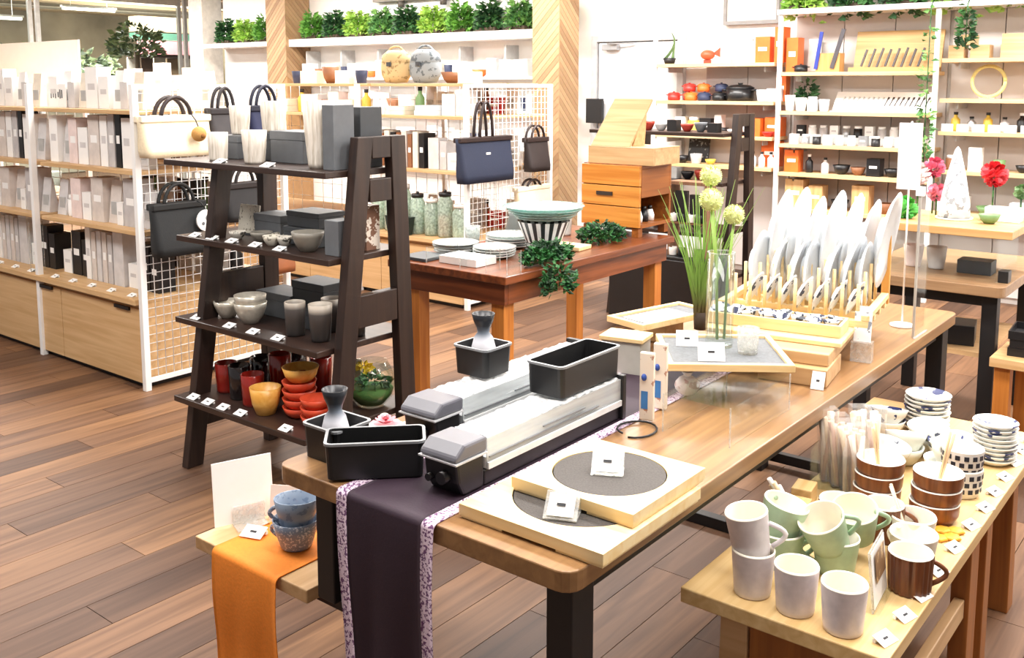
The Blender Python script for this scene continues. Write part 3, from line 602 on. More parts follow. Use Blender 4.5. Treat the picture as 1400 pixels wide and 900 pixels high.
# plate rack
rk = thing('plate_rack', 'wooden peg rack with oval white plates on the front table', 'rack', (*L(-.2, .55), T + .101), A)
RKB = .0
for y in (-.21, -.10, .0, .1): part('rail', B().box(-.21, .25, y-.012, y+.012, .0, .022), PINE, rk, .002)
for x in (-.2, .24): part('side_rail', B().box(x-.012, x+.012, -.222, .15, .0222, .04), PINEY, rk, .002)
for yi, y in enumerate((-.21, -.10, .0, .1)):
    for k in range(9): part('peg', B().cyl((-.16 + .047*k, y, .022), (-.16 + .047*k, y, (.13, .15, .16, .16)[yi]), .0055, n=8), PINE, rk)
part('back_post', B().box(.225, .25, .16, .185, 0, .30), wood('#d99a4a', '#e6b062', 'Z', .45), rk, .003)
PLW = mat('#e6eaee', .25, var=.04, scale=30)
def plateme(ry, rz, th=.012, m_=PLW):
    q = [(.0005, 0), (.42, 0), (.45, .3), (.8, .62), (1, 1), (.985, 1.06), (.78, .78), (.42, .28), (.0005, .25)]
    b = B().lathe(q, 26); return B().add([(p[2]*th, p[0]*ry, p[1]*rz + rz) for p in b.v], b.f, 0, True).mesh('oval_plate', m_)
pb, pmid, ps = plateme(.105, .155, .034), plateme(.085, .112, .03), plateme(.05, .06, .014, spots('#f1f3f5', '#4b5670', 30, .4))
def rackplate(me, lx, ly, z, tilt, lab, s=1):
    x, y = L(-.2 + lx, .55 + ly); o = link('oval_plate', me); o.location = (x, y, z); o.rotation_euler = (0, tilt, A + rad(U(-7, -2))); o.scale = (1, s, s); tagit(o, lab, 'plate', 'oval plates in the rack'); return o
for i in range(7): rackplate(pb, -.145 + .056*i, .085, .849 + .045, rad(7 + .5*i), f'tall oval white plate, {ORD[i]} from left in back row of peg rack', 1 + .05*math.sin(i*2.3))
for i in range(7): rackplate(pmid, -.16 + .056*i, -.045, .849, rad(12 if i % 3 else 3), f'middle sized oval white plate, {ORD[i]} from left in rack middle row', 1 + .08*math.sin(i*1.7))
for i in range(7): rackplate(ps, -.15 + .052*i, -.155, .849, rad(24), f'small oval patterned plate, {ORD[i]} from left in rack front row', 1)
t = thing('leaflet_holder', 'clear holder with white patterned leaflets right of dish tray', 'holder', (*L(.035, .33), T + .001), A)
part('holder', B().box(-.03, .03, -.02, .02, 0, .06), ACRE, t); part('leaflet', B().obox((0, .0, .105), (.05, .003, .09), (rad(-8), 0, 0)), spots('#f5f5f5', '#8d93a0', 40, .42), t); part('leaflet', B().obox((.0, .012, .12), (.045, .003, .09), (rad(-8), 0, 0)), PAPER, t)
ap = thing('acrylic_screen', 'narrow clear upright acrylic screen at right end of rack', 'screen', (-.912, 3.27, T + .0005))
part('panel', B().box(-.002, .002, 0, .12, 0, .47), ACRY, ap); part('edge', B().box(-.004, .004, -.004, 0, 0, .47), mat('#b9b4ad', .3), ap); part('cap', B().box(-.012, .012, -.012, .012, .471, .5), PAPER, ap); part('foot', B().box(-.05, .03, -.03, .0, 0, .0) if 0 else B().box(.0045, .012, -.02, .12, 0, .004), ACRE, ap)
bn = thing('hanging_banner', 'narrow pale pink vertical banner above right end of plate rack', 'banner', (-.99, 3.4, T + .0005))
part('cloth', B().box(-.038, .038, -.002, .002, .475, .70), mat('#f3eaea', .7, var=.05), bn); part('pole', B().cyl((0, .008, .006), (0, .008, .705), .003), STEEL, bn); part('base', B().cyl((0, .008, 0), (0, .008, .006), .04, n=20), STEEL, bn)
# ================================================================ LOW BENCH WITH MUGS
Z5 = .5
BEN = wood('#cba66d', '#dfc08a', 'Y', .45); BRN = wood('#8f5626', '#a9692f', 'Z', .45)
lb = thing('low_bench', 'low pale wooden bench with trestle legs full of mugs', 'bench', (-.7, 2.45, 0))
part('top', B().box(-.925, -.497, 1.732, 3.2, .466, Z5), BEN, lb, .003, True)
for x in (-.82, -.57):
    for y in (1.80, 3.05): part('leg', B().taper((x-.035, x+.035, y-.035, y+.035), (x-.03, x+.03, y-.03, y+.03), 0, .466), BRN if x > -.7 else OAK, lb, .003, True)
part('leg', B().box(-.575, -.53, 2.50, 2.58, 0, .466), BRN, lb, .003, True); part('leg', B().box(-.575, -.53, 2.66, 2.72, 0, .466), BRN, lb, .003, True)
part('stretcher', B().box(-.565, -.54, 1.842, 2.498, .22, .27), OAKY, lb, .003, True); part('cross_board', B().box(-.784, -.606, 1.77, 1.8, .36, .465), BRN, lb, .002, True)
CREAM = '#ece6d6'
def bicol(c, s, h):
    """outer glaze with cream lip and inside: two materials"""
    return [mat(c, .35, var=.12, scale=40), mat(CREAM, .35, var=.04)]
def mugme(rt, rb, h, mats, t=.0035, wave=0, wn=0, n=32):
    b = B(); b.lathe([(.0005, .002), (rb*.8, .002), (rb*.85, 0), (rb, .001), (rb*1.03, .01), (rb + (rt-rb)*.6, h*.55), (rt, h-.004)], n, wave=wave, wn=wn); b.lathe([(rt, h-.004), (rt - t*.5, h), (rt-t, h-.003), (rb + (rt-rb)*.6 - t, h*.55), (rb-t, .008), (.0005, .006)], 32, mi=1); return b.mesh('cup', mats)
LAV = bicol('#e2dadd', 0, 0); GRN = bicol('#a3bd9c', 0, 0); BRW = [wood('#4f2a18', '#7d492b', 'Z', .3, 1.6), mat(CREAM, .35, var=.04)]; CRM = [mat('#e7e2d2', .35), mat(CREAM, .35)]
ML, MG, MB_, MC = mugme(.0445, .037, .098, LAV), mugme(.05, .040, .082, GRN), mugme(.045, .041, .086, BRW, wave=.03, wn=20, n=120), mugme(.051, .04, .075, CRM)
def mug(me, hm, label, x, y, z, rz, group, tilt=(0, 0), hd=(.046, .015, .066, .03), nm='mug'):
    t = thing(nm, label, nm, (x, y, z), 0, group); t.rotation_euler = (tilt[0], tilt[1], rz); link('cup', me, t)
    if hm: part('handle', handle(*hd, th=.0052), hm, t)
    return t
e = .0008
mug(ML, LAV[0], 'lower white lilac mug of the leftmost stack on low bench', -.797, 1.805, Z5+e, rad(110), 'lilac mugs')
mug(ML, LAV[0], 'tilted lilac mug with handle right nested atop leftmost stack', -.803, 1.812, Z5+.08, rad(25), 'lilac mugs', (rad(3), rad(-9)))
mug(ML, LAV[0], 'lilac mug standing alone second from left in front row', -.700, 1.795, Z5+e, rad(120), 'lilac mugs')
mug(ML, LAV[0], 'lilac mug nearest the front edge, third in front row', -.600, 1.785, Z5+e, rad(120), 'lilac mugs')
mug(MG, GRN[0], 'lower sage green mug behind the stacked lilac mugs', -.80, 1.955, Z5+e, rad(40), 'sage green mugs')
mug(MG, GRN[0], 'upper sage green mug with open mouth behind lilac stack', -.812, 1.955, Z5+.065, rad(140), 'sage green mugs', (rad(14), rad(-6)))
mug(MG, GRN[0], 'lower sage green mug beside brown mugs mid bench', -.695, 2.0, Z5+e, rad(200), 'sage green mugs')
mug(MG, GRN[0], 'tilted sage green mug atop middle green stack facing left', -.70, 1.985, Z5+.064, rad(30), 'sage green mugs', (rad(16), rad(-22)))
mug(MG, GRN[0], 'sage green mug lying behind the tilted green one', -.688, 2.105, Z5+.045, rad(30), 'sage green mugs', (rad(20), rad(-8)))
mug(MB_, BRW[0], 'ribbed brown mug with handle right beside white card stand', -.545, 2.02, Z5+e, rad(30), 'brown mugs')
mug(MB_, BRW[0], 'ribbed brown mug behind the green mugs, handle right', -.665, 2.225, Z5+e, rad(30), 'brown mugs')
mug(MB_, BRW[0], 'brown mug left at back behind the green mugs', -.755, 2.18, Z5+e, rad(100), 'brown mugs')
for i, (x, y) in enumerate(((-.572, 2.135), (-.60, 2.225))): mug(MC, CRM[0], f'cream cup {("just behind the brown ribbed mug", "holding chopsticks behind the other cream cup")[i]}', x, y, Z5+e, rad(150), 'cream cups')
# chopsticks / spoons in cups
STK = [wood('#dcb98e', '#ecd0a8', 'Z', .5), mat('#f1e7df', .4)]
def utensils(label, x, y, z, n, ln, lean, az, group='wrapped cutlery', r=.0035, spread=.02, nm='chopsticks', cat='chopsticks'):
    t = thing(nm, label, cat, (x, y, z), az, group); rr = random.Random(int(x*1e4))
    for i in range(n):
        q = (rr.uniform(-.5, .5)*spread, rr.uniform(-.5, .5)*spread*.6); l = ln*rr.uniform(.9, 1.05)
        part('stick', B().cyl((q[0]*.4, q[1]*.4, 0), (q[0] + l*math.sin(lean), q[1], l*math.cos(lean)), r*.7, r, 6), STK[i % 2], t)
    return t
utensils('wrapped chopsticks leaning left in the cream cup mid bench', -.605, 2.228, Z5+.009, 3, .15, rad(-20), rad(38), spread=.012)
utensils('pale wooden spoons leaning out behind the left green mugs', -.80, 2.10, Z5+.001, 4, .165, rad(-30), rad(38), r=.006, spread=.02, nm='wooden_spoons', cat='spoons')
PLA = clear('#ffffff', .35, .1, name='cellophane')
for i, (x, y, h) in enumerate(((-.885, 2.46, .19), (-.852, 2.445, .185), (-.82, 2.43, .18), (-.788, 2.415, .18), (-.775, 2.5, .205), (-.815, 2.5, .2))):
    t = thing('cutlery_bundle', f'cellophane wrapped wooden cutlery bundle, {ORD[i]} from left in clear upright bin', 'cutlery', (x, y, Z5 + .006), rad(38), 'cellophane cutlery bundles')
    rr = random.Random(i); b = B()
    for k in range(9): b.cyl((rr.uniform(-.013, .013), rr.uniform(-.01, .01), 0), (rr.uniform(-.02, .02) - .012, rr.uniform(-.014, .014), h*rr.uniform(.85, .98)), .004, .0075, 6, k % 3)
    part('sticks', b, [mat('#f3dfc4', .5), mat('#f7ece2', .5), mat('#e0bfae', .5)], t)
    part('wrapper', B().taper((-.018, .018, -.014, .014), (-.032, .018, -.018, .018), 0, h*1.04), PLA, t)
t = thing('clear_bin', 'clear plastic bin holding wrapped cutlery on low bench', 'bin', (-.83, 2.46, Z5 + e), rad(10)); part('bottom', B().box(-.085, .085, -.05, .065, 0, .004), ACRY, t)
for q in ((-.085, .085, -.053, -.05), (-.085, .085, .065, .068), (-.088, -.085, -.053, .068), (.085, .088, -.053, .068)): part('side', B().box(*q, .0, .1), ACRY, t)
# brown bowls stack, dotted cups, white bowls and plates
BWL = B(); BWL.lathe([(.0005, .003), (.034, .003), (.036, 0), (.045, .001), (.056, .02), (.058, .048)], 32, wave=.006, wn=24); BWL.lathe([(.058, .048), (.056, .051), (.054, .047), (.046, .012), (.0005, .008)], 32, mi=1); BWL = BWL.mesh('bowl', [wood('#6a3a20', '#965c36', 'Z', .35, 1.4), mat('#efe9dd', .35)])
for i in range(3):
    o = link('bowl', BWL); o.location = (-.600 + .003*i, 2.40, Z5 + e + .037*i); o.rotation_euler = (0, 0, i); tagit(o, f'brown ribbed bowl with white rim, {("bottom", "middle", "top")[i]} of stack holding spoons', 'bowl', 'brown bowls stacked by price tags')
for i in range(3):
    o = link('bowl', BWL); o.location = (-.737 + .003*i, 2.40, Z5 + e + .037*i); o.rotation_euler = (0, 0, i); tagit(o, f'brown bowl with white rim, {("bottom", "middle", "top")[i]} of stack beside wrapped cutlery', 'bowl', 'brown bowls stacked by cutlery')
utensils('wooden spoons standing in the top brown ribbed bowl', -.592, 2.40, Z5+.092, 3, .13, rad(12), rad(38), spread=.02)
utensils('pale sticks leaning in brown bowl stack beside cutlery', -.735, 2.40, Z5+.092, 3, .12, rad(-8), rad(38), spread=.02)
DOT = mat('#f2f0ea', .35, var=.03)
dm = B(); dm.lathe([(.0005, .002), (.033, .002), (.035, 0), (.04, .001), (.049, .03), (.051, .072)], 28); dm.lathe([(.051, .072), (.049, .075), (.0475, .071), (.038, .008), (.0005, .006)], 28, mi=1); dm = dm.mesh('cup', [DOT, mat('#e9e8de', .4)])
dots = B()
for r_, zq in enumerate((.022, .040, .058)):
    for k in range(15):
        a = 6.2832*(k + .5*(r_ % 2))/15; rr0 = .0465 + (zq-.022)*.09 + .0006; s = .0058; c_, s_ = math.cos(a), math.sin(a)
        dots.add([(rr0*c_ - s_*u*s, rr0*s_ + c_*u*s, zq + w*s) for u, w in ((-1, -1), (1, -1), (1, 1), (-1, 1))] + [((rr0+.0012)*c_ - s_*u*s, (rr0+.0012)*s_ + c_*u*s, zq + w*s) for u, w in ((-1, -1), (1, -1), (1, 1), (-1, 1))], [(4, 5, 6, 7), (0, 1, 5, 4), (1, 2, 6, 5), (2, 3, 7, 6), (3, 0, 4, 7)])
dots = dots.mesh('square_dots', mat('#262a36', .4))
for i in range(2):
    q = mug(dm, DOT, f'white cup with dark square dots, {("lower", "upper")[i]} of stack near tags', -.588, 2.60, Z5 + e + .052*i, rad(150 if i else 215), 'dotted cups'); o = link('square_dots', dots, q); o['kind'] = 'stuff'
WB = B().lathe([(.0005, .002), (.026, .002), (.028, 0), (.032, .002), (.05, .03), (.056, .05), (.054, .051), (.046, .03), (.028, .008), (.0005, .007)], 28).mesh('bowl', [spots('#e6e7dd', '#3b4152', 24, .31, .35)])
for i, (x, y, z, tl) in enumerate(((-.79, 2.62, 0, 0), (-.785, 2.62, .03, 10), (-.77, 2.72, .0, 0), (-.765, 2.73, .03, 14), (-.74, 2.84, 0, 0), (-.735, 2.85, .03, 8), (-.72, 2.69, 0, 0), (-.715, 2.70, .03, 12))):
    o = link('bowl', WB); o.location = (x + (.07 if i > 5 else 0), y, Z5 + e + z + (.004 if tl else 0)); o.rotation_euler = (rad(tl), rad(tl*.6), i); tagit(o, f'white bowl with dark flecks, {("under", "atop")[i % 2]} bowl, pair {("nearest cutlery bin", "second from cutlery bin", "farthest from cutlery bin", "beside the dotted cups")[i//2]}', 'bowl', 'white flecked bowls')
BLU = spots('#f2f1ea', '#2b3566', 16, .41, .35)
PL = B().lathe([(.0005, .002), (.04, .002), (.042, 0), (.046, .002), (.062, .013), (.066, .017), (.064, .019), (.045, .008), (.0005, .006)], 30)
PLm = PL.mesh('plate', [BLU])
for i in range(9):
    o = link('plate', PLm); o.location = (-.79 + U(-.002, .002), 3.02, Z5 + e + .0125*i); o.rotation_euler = (0, 0, i*1.3); tagit(o, f'blue and white plate, {ORD[i]} from bottom of tall stack at bench far end', 'plate', 'tall stack of blue and white plates')
for i in range(9):
    o = link('plate', PLm); o.location = (-.572 + U(-.002, .002), 2.885, Z5 + e + .0125*i); o.scale = (.9, .9, 1); o.rotation_euler = (0, 0, i*1.1); tagit(o, f'blue rimmed plate, {ORD[i]} from bottom of right stack near far tags', 'plate', 'right stack of blue rimmed plates')
bigb = B().lathe([(.0005, .003), (.03, .003), (.032, 0), (.038, .002), (.062, .03), (.072, .055), (.07, .057), (.058, .03), (.0005, .01)], 32).mesh('bowl', [BLU])
for i, (x, y, z, tl, lb_) in enumerate(((-.885, 2.93, 0, 0, 'blue and white bowl left of tall plate stack'), (-.88, 2.93, .03, 9, 'blue and white bowl nested in another left of plate stack'), (-.665, 2.80, 0, 0, 'large blue and white bowl behind dotted cups'), (-.66, 2.795, .03, 7, 'large blue and white bowl nested atop behind dotted cups'))):
    o = link('bowl', bigb); o.location = (x, y, Z5 + e + z); o.rotation_euler = (rad(-tl), rad(tl), i); o.scale = (.82,)*3; tagit(o, lb_, 'bowl')
rr = [(-.522, 1.794), (-.518, 1.902), (-.515, 2.003), (-.516, 2.13), (-.517, 2.265), (-.517, 2.411), (-.514, 2.536), (-.518, 2.655), (-.519, 2.775), (-.522, 2.902), (-.526, 3.017), (-.526, 3.12)]
for i, (x, y) in enumerate(rr): tag(x, y, Z5, f'white price tag, {ORD[i]} from near end along low bench edge', rad(75), 'price tags along the low bench')
sp = thing('soap_flowers', 'bright orange yellow flower shaped soaps beside the price tags', 'soap', (-.548, 2.318, Z5 + e))
for i, (x, y) in enumerate(((-.012, -.022), (.012, .0), (-.016, .026), (.01, .04))): part('soap', B().lathe([(.0005, 0), (.016, 0), (.019, .004), (.015, .008), (.0005, .007)], 20, (x, y, .0), wave=.12, wn=6), mat('#f6b23c', .5, var=.15), sp)
t = thing('card_stand', 'clear tall acrylic stand with white card among mugs', 'card stand', (-.585, 1.935, Z5 + e), rad(96))
part('panel', B().obox((0, 0, .062), (.125, .003, .125), (rad(-6), 0, 0)), ACRE, t); part('card', B().obox((0, -.003, .064), (.115, .0012, .115), (rad(-6), 0, 0)), PAPER, t); part('printed_photo', B().obox((0, -.0045, .083), (.08, .0006, .06), (rad(-6), 0, 0)), spots('#8c6a4a', '#c9a878', 40, .45), t); part('base', B().box(-.0625, .0625, -.02, .035, 0, .003), ACRY, t)

for i, (x, y, h) in enumerate(((-.885, 2.30, .045), (-.865, 2.215, .035))):
    bx_ = thing('wooden_block', f'small tan wooden block, {("farther", "nearer")[i]} of two at bench left edge', 'block', (x, y, Z5 + e), rad(8)); part('block', B().box(-.025, .025, -.035, .035, 0, h), BEN, bx_, .003); part('groove', B().box(-.02, .02, -.0352, -.0345, h*.4, h*.5), BRN, bx_)
# ================================================================ A-FRAME RACKS
def aframe(label, dx, dy):
    t = thing('display_rack', label, 'rack', (-3.0 + dx, 2.4 + dy, 0)); Lc = t.location
    def leg(x, y0, y1, z0, z1, w=.075, th=.042, nm='leg'):
        b = B(); v = [(x + s, y + q, z) for z, y in ((z0, y0), (z1, y1)) for q in (-w/2, w/2) for s in (-th/2, th/2)]
        b.add(v, [(0, 2, 3, 1), (4, 5, 7, 6), (0, 1, 5, 4), (2, 6, 7, 3), (0, 4, 6, 2), (1, 3, 7, 5)]); b.mv(dx, dy, 0); part(nm, b, ESP, t, .003, True)
    for x, zt, yt, yb in ((-3.40, 1.2155, 2.37, 2.59), (-2.62, 1.36, 2.42, 2.585)):
        ya, yz = (2.175, 2.58) if x < -3 else (2.245, 2.635)
        leg(x, ya, yt, 0, zt); leg(x, yz, yb, 0, zt)
        for z, h in ((.16, .06), (.66, .12)): 
            u = z/zt; b = B().box(x-.018, x+.018, ya + (yt-ya)*u + .04, yz + (yb-yz)*u - .04, z, z+h).mv(dx, dy, 0); part('cross_rail', b, ESP, t, .003, True)
    for q in ((2.455, 2.548, 1.28, 1.36), (2.440, 2.55, 1.12, 1.205)): part('top_rail', B().box(-2.638, -2.602, *q).mv(dx, dy, 0), ESP, t, .003, True)
    for x0, x1, y0, y1, z in ((-3.66, -2.645, 2.265, 2.60, 1.24), (-3.60, -2.60 + -.045, 2.27, 2.66, .925), (-3.53, -2.645, 2.205, 2.68, .60), (-3.46, -2.645, 2.14, 2.70, .295)):
        part('shelf', B().box(x0, x1, y0, y1, z-.024, z).mv(dx, dy, 0), ESPX, t, .003, True)
    return t
aframe('dark espresso wooden A-frame rack with four shelves of cups and bowls', 0, 0)
aframe('distant dark wooden A-frame rack near the orange boxes', -.13, 3.36)
def gbox(w, d, h, lid=0):
    b = B().box(-w/2, w/2, -d/2, d/2, 0, h - (lid or 0))
    if lid: b.box(-w/2-.002, w/2+.002, -d/2-.002, d/2+.002, h-lid, h)
    return b
def bx(label, x, y, z, w, d, h, m, rz=0, lid=0, nm='gift_box', cat='box', group=None):
    t = thing(nm, label, cat, (x, y, z + .0006), rz, group); part('box', gbox(w, d, h - lid - .0005 if lid else h), m, t, .002)
    if lid: part('lid', B().box(-w/2-.002, w/2+.002, -d/2-.002, d/2+.002, h-lid, h), m, t, .002)
    return t
GSTR = wood('#b9ad9c', '#ece5da', 'Z', .35, 2.2)
def wave_cup(label, x, y, z, rt, rb, h, m=None, cat='cup', nm='cup', group=None, wave=.03, wn=14):
    return solo(nm, cupb(rt, rb, h, wave=wave, wn=wn, n=56 if wn else 24), m or GSTR, label, cat, (x, y, z + .0006), 0, group)
z = 1.24
GC = 'striped beige cups on the rack top shelf'
for i, (x, y, zz, rt, rb, h, lab) in enumerate(((-3.41, 2.36, z, .04, .035, .115, 'small striped beige cup at left end of rack top shelf'), (-3.17, 2.36, z, .048, .038, .13, 'striped beige cup centre front of rack top shelf'), (-3.45, 2.50, z+.1, .043, .034, .12, 'striped beige cup on the left grey box, rack top shelf'), (-3.27, 2.535, z+.115, .052, .044, .125, 'wide striped beige cup on middle grey box, rack top shelf'), (-2.80, 2.37, z, .055, .036, .25, 'tall striped tumbler at right of the rack top shelf'))):
    wave_cup(lab, x, y, zz, rt, rb, h, group=GC)
bx('grey gift box under the left striped cup, rack top shelf', -3.45, 2.50, z, .12, .12, .098, GREY, lid=.03); bx('grey gift box under the wide cup, rack top shelf', -3.27, 2.53, z, .12, .12, .113, DGREY, lid=.03)
bx('wide grey gift box centre of the rack top shelf', -3.08, 2.51, z, .2, .13, .125, GREY, lid=.035); bx('tall grey gift box beside tall tumbler on rack top shelf', -2.70, 2.38, z, .06, .1, .235, GREY)
bx('largest grey gift box at right end of the rack top', -2.76, 2.52, z, .17, .11, .225, DGREY)
TG = 'price tags on the dark A-frame rack'
for i, x in enumerate((-3.3, -3.0)): tag(x, 2.29, z, f'white price tag, {ORD[i]} from left on the rack top shelf', 0, TG, 1.25)
for i, x in enumerate((-3.5, -3.38, -3.25, -3.10, -2.95)): tag(x, 2.295, .925, f'white price tag, {ORD[i]} from left on second rack shelf down', 0, TG, 1.15)
for i, x in enumerate((-3.42, -3.2, -3.05, -2.9)): tag(x, 2.235, .60, f'white price tag, {ORD[i]} from left on third rack shelf down', 0, TG, 1.15)
for i, x in enumerate((-3.36, -3.26, -3.16, -3.05, -2.78)): tag(x, 2.165, .295, f'white price tag, {ORD[i]} from left on bottom rack shelf', 0, TG, 1.15)
z = .925
SPK = [spots('#d9d3c4', '#8d8676', 60, .4), spots('#cfc9bd', '#5e5a52', 50, .42), mat('#8a857b', .4, bump=.3)]
dk = thing('square_plate', 'white textured square plate standing on the second rack shelf', 'plate', (-3.37, 2.47, z + .0006)); part('plate', B().obox((0, 0, .065), (.12, .008, .12), (rad(-10), 0, rad(4))), SPK[0], dk, .003); part('stand', B().box(-.03, .03, -.02, .04, 0, .006), DGREY, dk)
bx('flat grey gift box left middle of the second rack shelf', -3.21, 2.5, z, .17, .12, .10, GREY, lid=.03)
bx('lower flat grey gift box right middle of second rack shelf', -2.97, 2.48, z, .2, .14, .07, DGREY, lid=.02); bx('upper flat grey gift box stacked on second rack shelf', -2.97, 2.49, z + .071, .19, .13, .06, DGREY, lid=.02)
bx('grey upright gift box at right end of second rack shelf', -2.70, 2.38, z, .075, .09, .13, GREY); bx('brown patterned tin at back right of second rack shelf', -2.71, 2.52, z, .07, .07, .17, spots('#7d5a48', '#e4d9cc', 40, .45))
def bowl(label, x, y, z, r, h, m, cat='bowl', nm='bowl', group=None):
    q = [(.0005, .003), (r*.38, .003), (r*.4, 0), (r*.46, .001), (r*.75, h*.35), (r*.95, h*.75), (r, h), (r-.004, h), (r*.72, h*.42), (r*.4, .009), (.0005, .007)]
    return solo(nm, B().lathe(q, 24), m, label, cat, (x, y, z + .0006), 0, group)
for i, (x, y, r, h) in enumerate(((-3.43, 2.34, .03, .03), (-3.30, 2.36, .034, .032), (-3.17, 2.38, .045, .04), (-3.06, 2.345, .035, .04), (-3.0, 2.36, .03, .04), (-2.85, 2.35, .062, .075), (-3.09, 2.43, .05, .035))):
    bowl(f'small speckled stoneware bowl, {ORD[i]} along the second rack shelf' if i != 5 else 'largest beige bowl at right of the second rack shelf', x, y, z, r, h, SPK[i % 3], group='stoneware on the second rack shelf')
z = .60
SILV = mat('#cfc8ba', .3, metal=.35, bump=.4, scale=60)
bowl('hammered pale bowl at left of the third rack shelf', -3.34, 2.33, z, .058, .07, SILV); bowl('larger hammered pale bowl on third rack shelf', -3.19, 2.33, z, .066, .085, SILV); bowl('hammered pale bowl nested atop larger one, third rack shelf', -3.19, 2.33, z + .03, .064, .085, SILV)
bx('flat grey gift box at back of the third rack shelf', -3.2, 2.52, z, .22, .14, .10, GREY, lid=.03); bx('low dark gift box centre of the third rack shelf', -2.98, 2.46, z, .17, .12, .075, DGREY, lid=.02)
bx('open topped dark gift box stacked upon others, third rack shelf', -3.0, 2.53, z + .076, .19, .13, .09, DGREY, lid=.03)
DG = zgrad(((0, '#2a2726'), (.8, '#4a4340'), (1, '#c9beb0')), .13)
for i, (x, y) in enumerate(((-2.90, 2.32), (-2.76, 2.325))): wave_cup(f'dark brown tumbler with pale rim, {("left", "right")[i]} of two on third rack shelf', x, y, z, .04 + .005*i, .035, .13 + .01*i, DG, 'tumbler', 'tumbler', 'dark tumblers', 0, 0)
for i, (x, y) in enumerate(((-2.84, 2.45), (-2.72, 2.46))): wave_cup(f'shadowed dark tumbler, {("left", "right")[i]} of two at back of third rack shelf', x, y, z, .042, .037, .13, DG, 'tumbler', 'tumbler', 'dark tumblers', 0, 0)
z = .295
LAQ = [mat('#8e1f16', .2, coat=.5), mat('#1a1314', .18, coat=.5), mat('#c8472a', .35, var=.2), wood('#d99a3f', '#eab55e', 'X', .35)]
LC = 'lacquer cups on the bottom rack shelf'
for i, (x, y, c, h) in enumerate(((-3.34, 2.31, 0, .12), (-3.22, 2.29, 1, .135), (-3.11, 2.27, 0, .125), (-3.27, 2.43, 1, .12), (-3.13, 2.42, 0, .17), (-3.0, 2.42, 1, .15), (-2.93, 2.38, 0, .16), (-3.02, 2.54, 0, .15), (-3.2, 2.56, 1, .14), (-3.36, 2.50, 1, .1))):
    wave_cup(f'{("red", "black")[c]} lacquer cup, {ORD[i]} counting from front left, bottom rack shelf', x, y, z, .046, .04, h, LAQ[c], group=LC, wave=0, wn=0)
def ribbed(label, x, y, z, r, h, m): return solo('bowl', B().lathe([(.0005, .003), (r*.5, .003), (r*.52, 0), (r*.6, .001), (r*.85, h*.4), (r, h), (r-.005, h), (r*.75, h*.4), (.0005, .01)], 28), m, label, 'bowl', (x, y, z + .0006))
ribbed('yellow wooden bowl at front of the bottom rack shelf', -2.985, 2.235, z, .06, .105, LAQ[3]); ribbed('yellow wooden bowl atop red bowls on bottom rack shelf', -2.865, 2.31, z + .135, .07, .055, LAQ[3])
for i in range(4): ribbed(f'rust red ribbed bowl, {ORD[i]} from bottom of front stack, bottom shelf', -2.862, 2.30, z + .033*i, .066, .04, LAQ[2])
for i in range(3): ribbed(f'rust red ribbed bowl, {ORD[i]} from bottom of right stack, bottom shelf', -2.73, 2.27, z + .033*i, .06, .04, LAQ[2])
t = thing('flecked_card', 'white card with grey flower print at back of bottom shelf', 'card', (-2.9, 2.60, z + .0006)); part('sheet', B().obox((0, 0, .075), (.1, .003, .15), (rad(-8), 0, 0)), spots('#d9d2c5', '#6c655b', 16, .38), t); part('foot', B().box(-.03, .03, -.01, .03, 0, .002), ACRY, t)
tr = thing('terrarium', 'glass globe terrarium with yellow flowers and succulents on bottom rack shelf', 'terrarium', (-2.735, 2.55, .035))
part('glass', B().lathe([(.0005, .26), (.05, .262), (.085, .30), (.098, .35), (.09, .40), (.065, .44), (.062, .44), (.087, .40), (.094, .35), (.082, .303), (.05, .266), (.0005, .264)], 28), GLASS, tr)
part('moss', B().lathe([(.0005, .268), (.048, .27), (.078, .303), (.088, .33), (.04, .338), (.0005, .336)], 20), mat('#4f7a3a', .8, bump=.6, scale=160), tr)
part('succulents', leaves(90, .05, .05, .06, .018, 0, 77).mv(.012, 0, .335), GR[2], tr); part('yellow_flowers', leaves(40, .022, .022, .03, .018, 0, 78).mv(-.04, .0, .385), mat('#f0d13a', .6), tr); part('flower_stem', B().cyl((-.04, 0, .33), (-.04, 0, .40), .003), GR[2], tr)
tr.location.z = .0365
# ================================================================ BROWN TABLE WITH GLASSWARE
DK = wood('#5a2c17', '#8a4a26', 'Y', .3, coat=.3); DKX = wood('#5a2c17', '#7d4122', 'X', .35); LEGW = wood('#b56a2a', '#d0863c', 'Z', .4)
bt = thing('brown_table', 'reddish brown wooden table with orange legs behind dark rack', 'table', (-2.85, 3.75, 0))
part('tabletop', B().box(-3.2, -2.5, 3.1, 4.53, .715, .75), DK, bt, .004, True)
part('apron', B().box(-3.14, -2.53, 3.13, 3.155, .62, .714), DKX, bt, .002, True); part('apron', B().box(-2.555, -2.53, 3.156, 4.5, .62, .714), DK, bt, .002, True); part('apron', B().box(-3.14, -3.115, 3.156, 4.5, .62, .714), DK, bt, .002, True)
for x, y in ((-2.585, 3.185), (-3.085, 3.185), (-3.085, 4.45), (-2.585, 4.45)): part('leg', B().box(x-.035, x+.035, y-.035, y+.035, 0, .619), LEGW, bt, .003, True)
CABW = wood('#b36d24', '#d08c3e', 'X', .4); CABD = wood('#7a4316', '#9a5a24', 'Y', .4)
cb = thing('drawer_cabinet', 'orange brown wooden drawer cabinet on the brown table far end', 'cabinet', (-2.83, 4.48, .7506)); x0, x1, y0, y1, z0, z1 = -2.965, -2.6, 4.33, 4.66, .80, 1.13
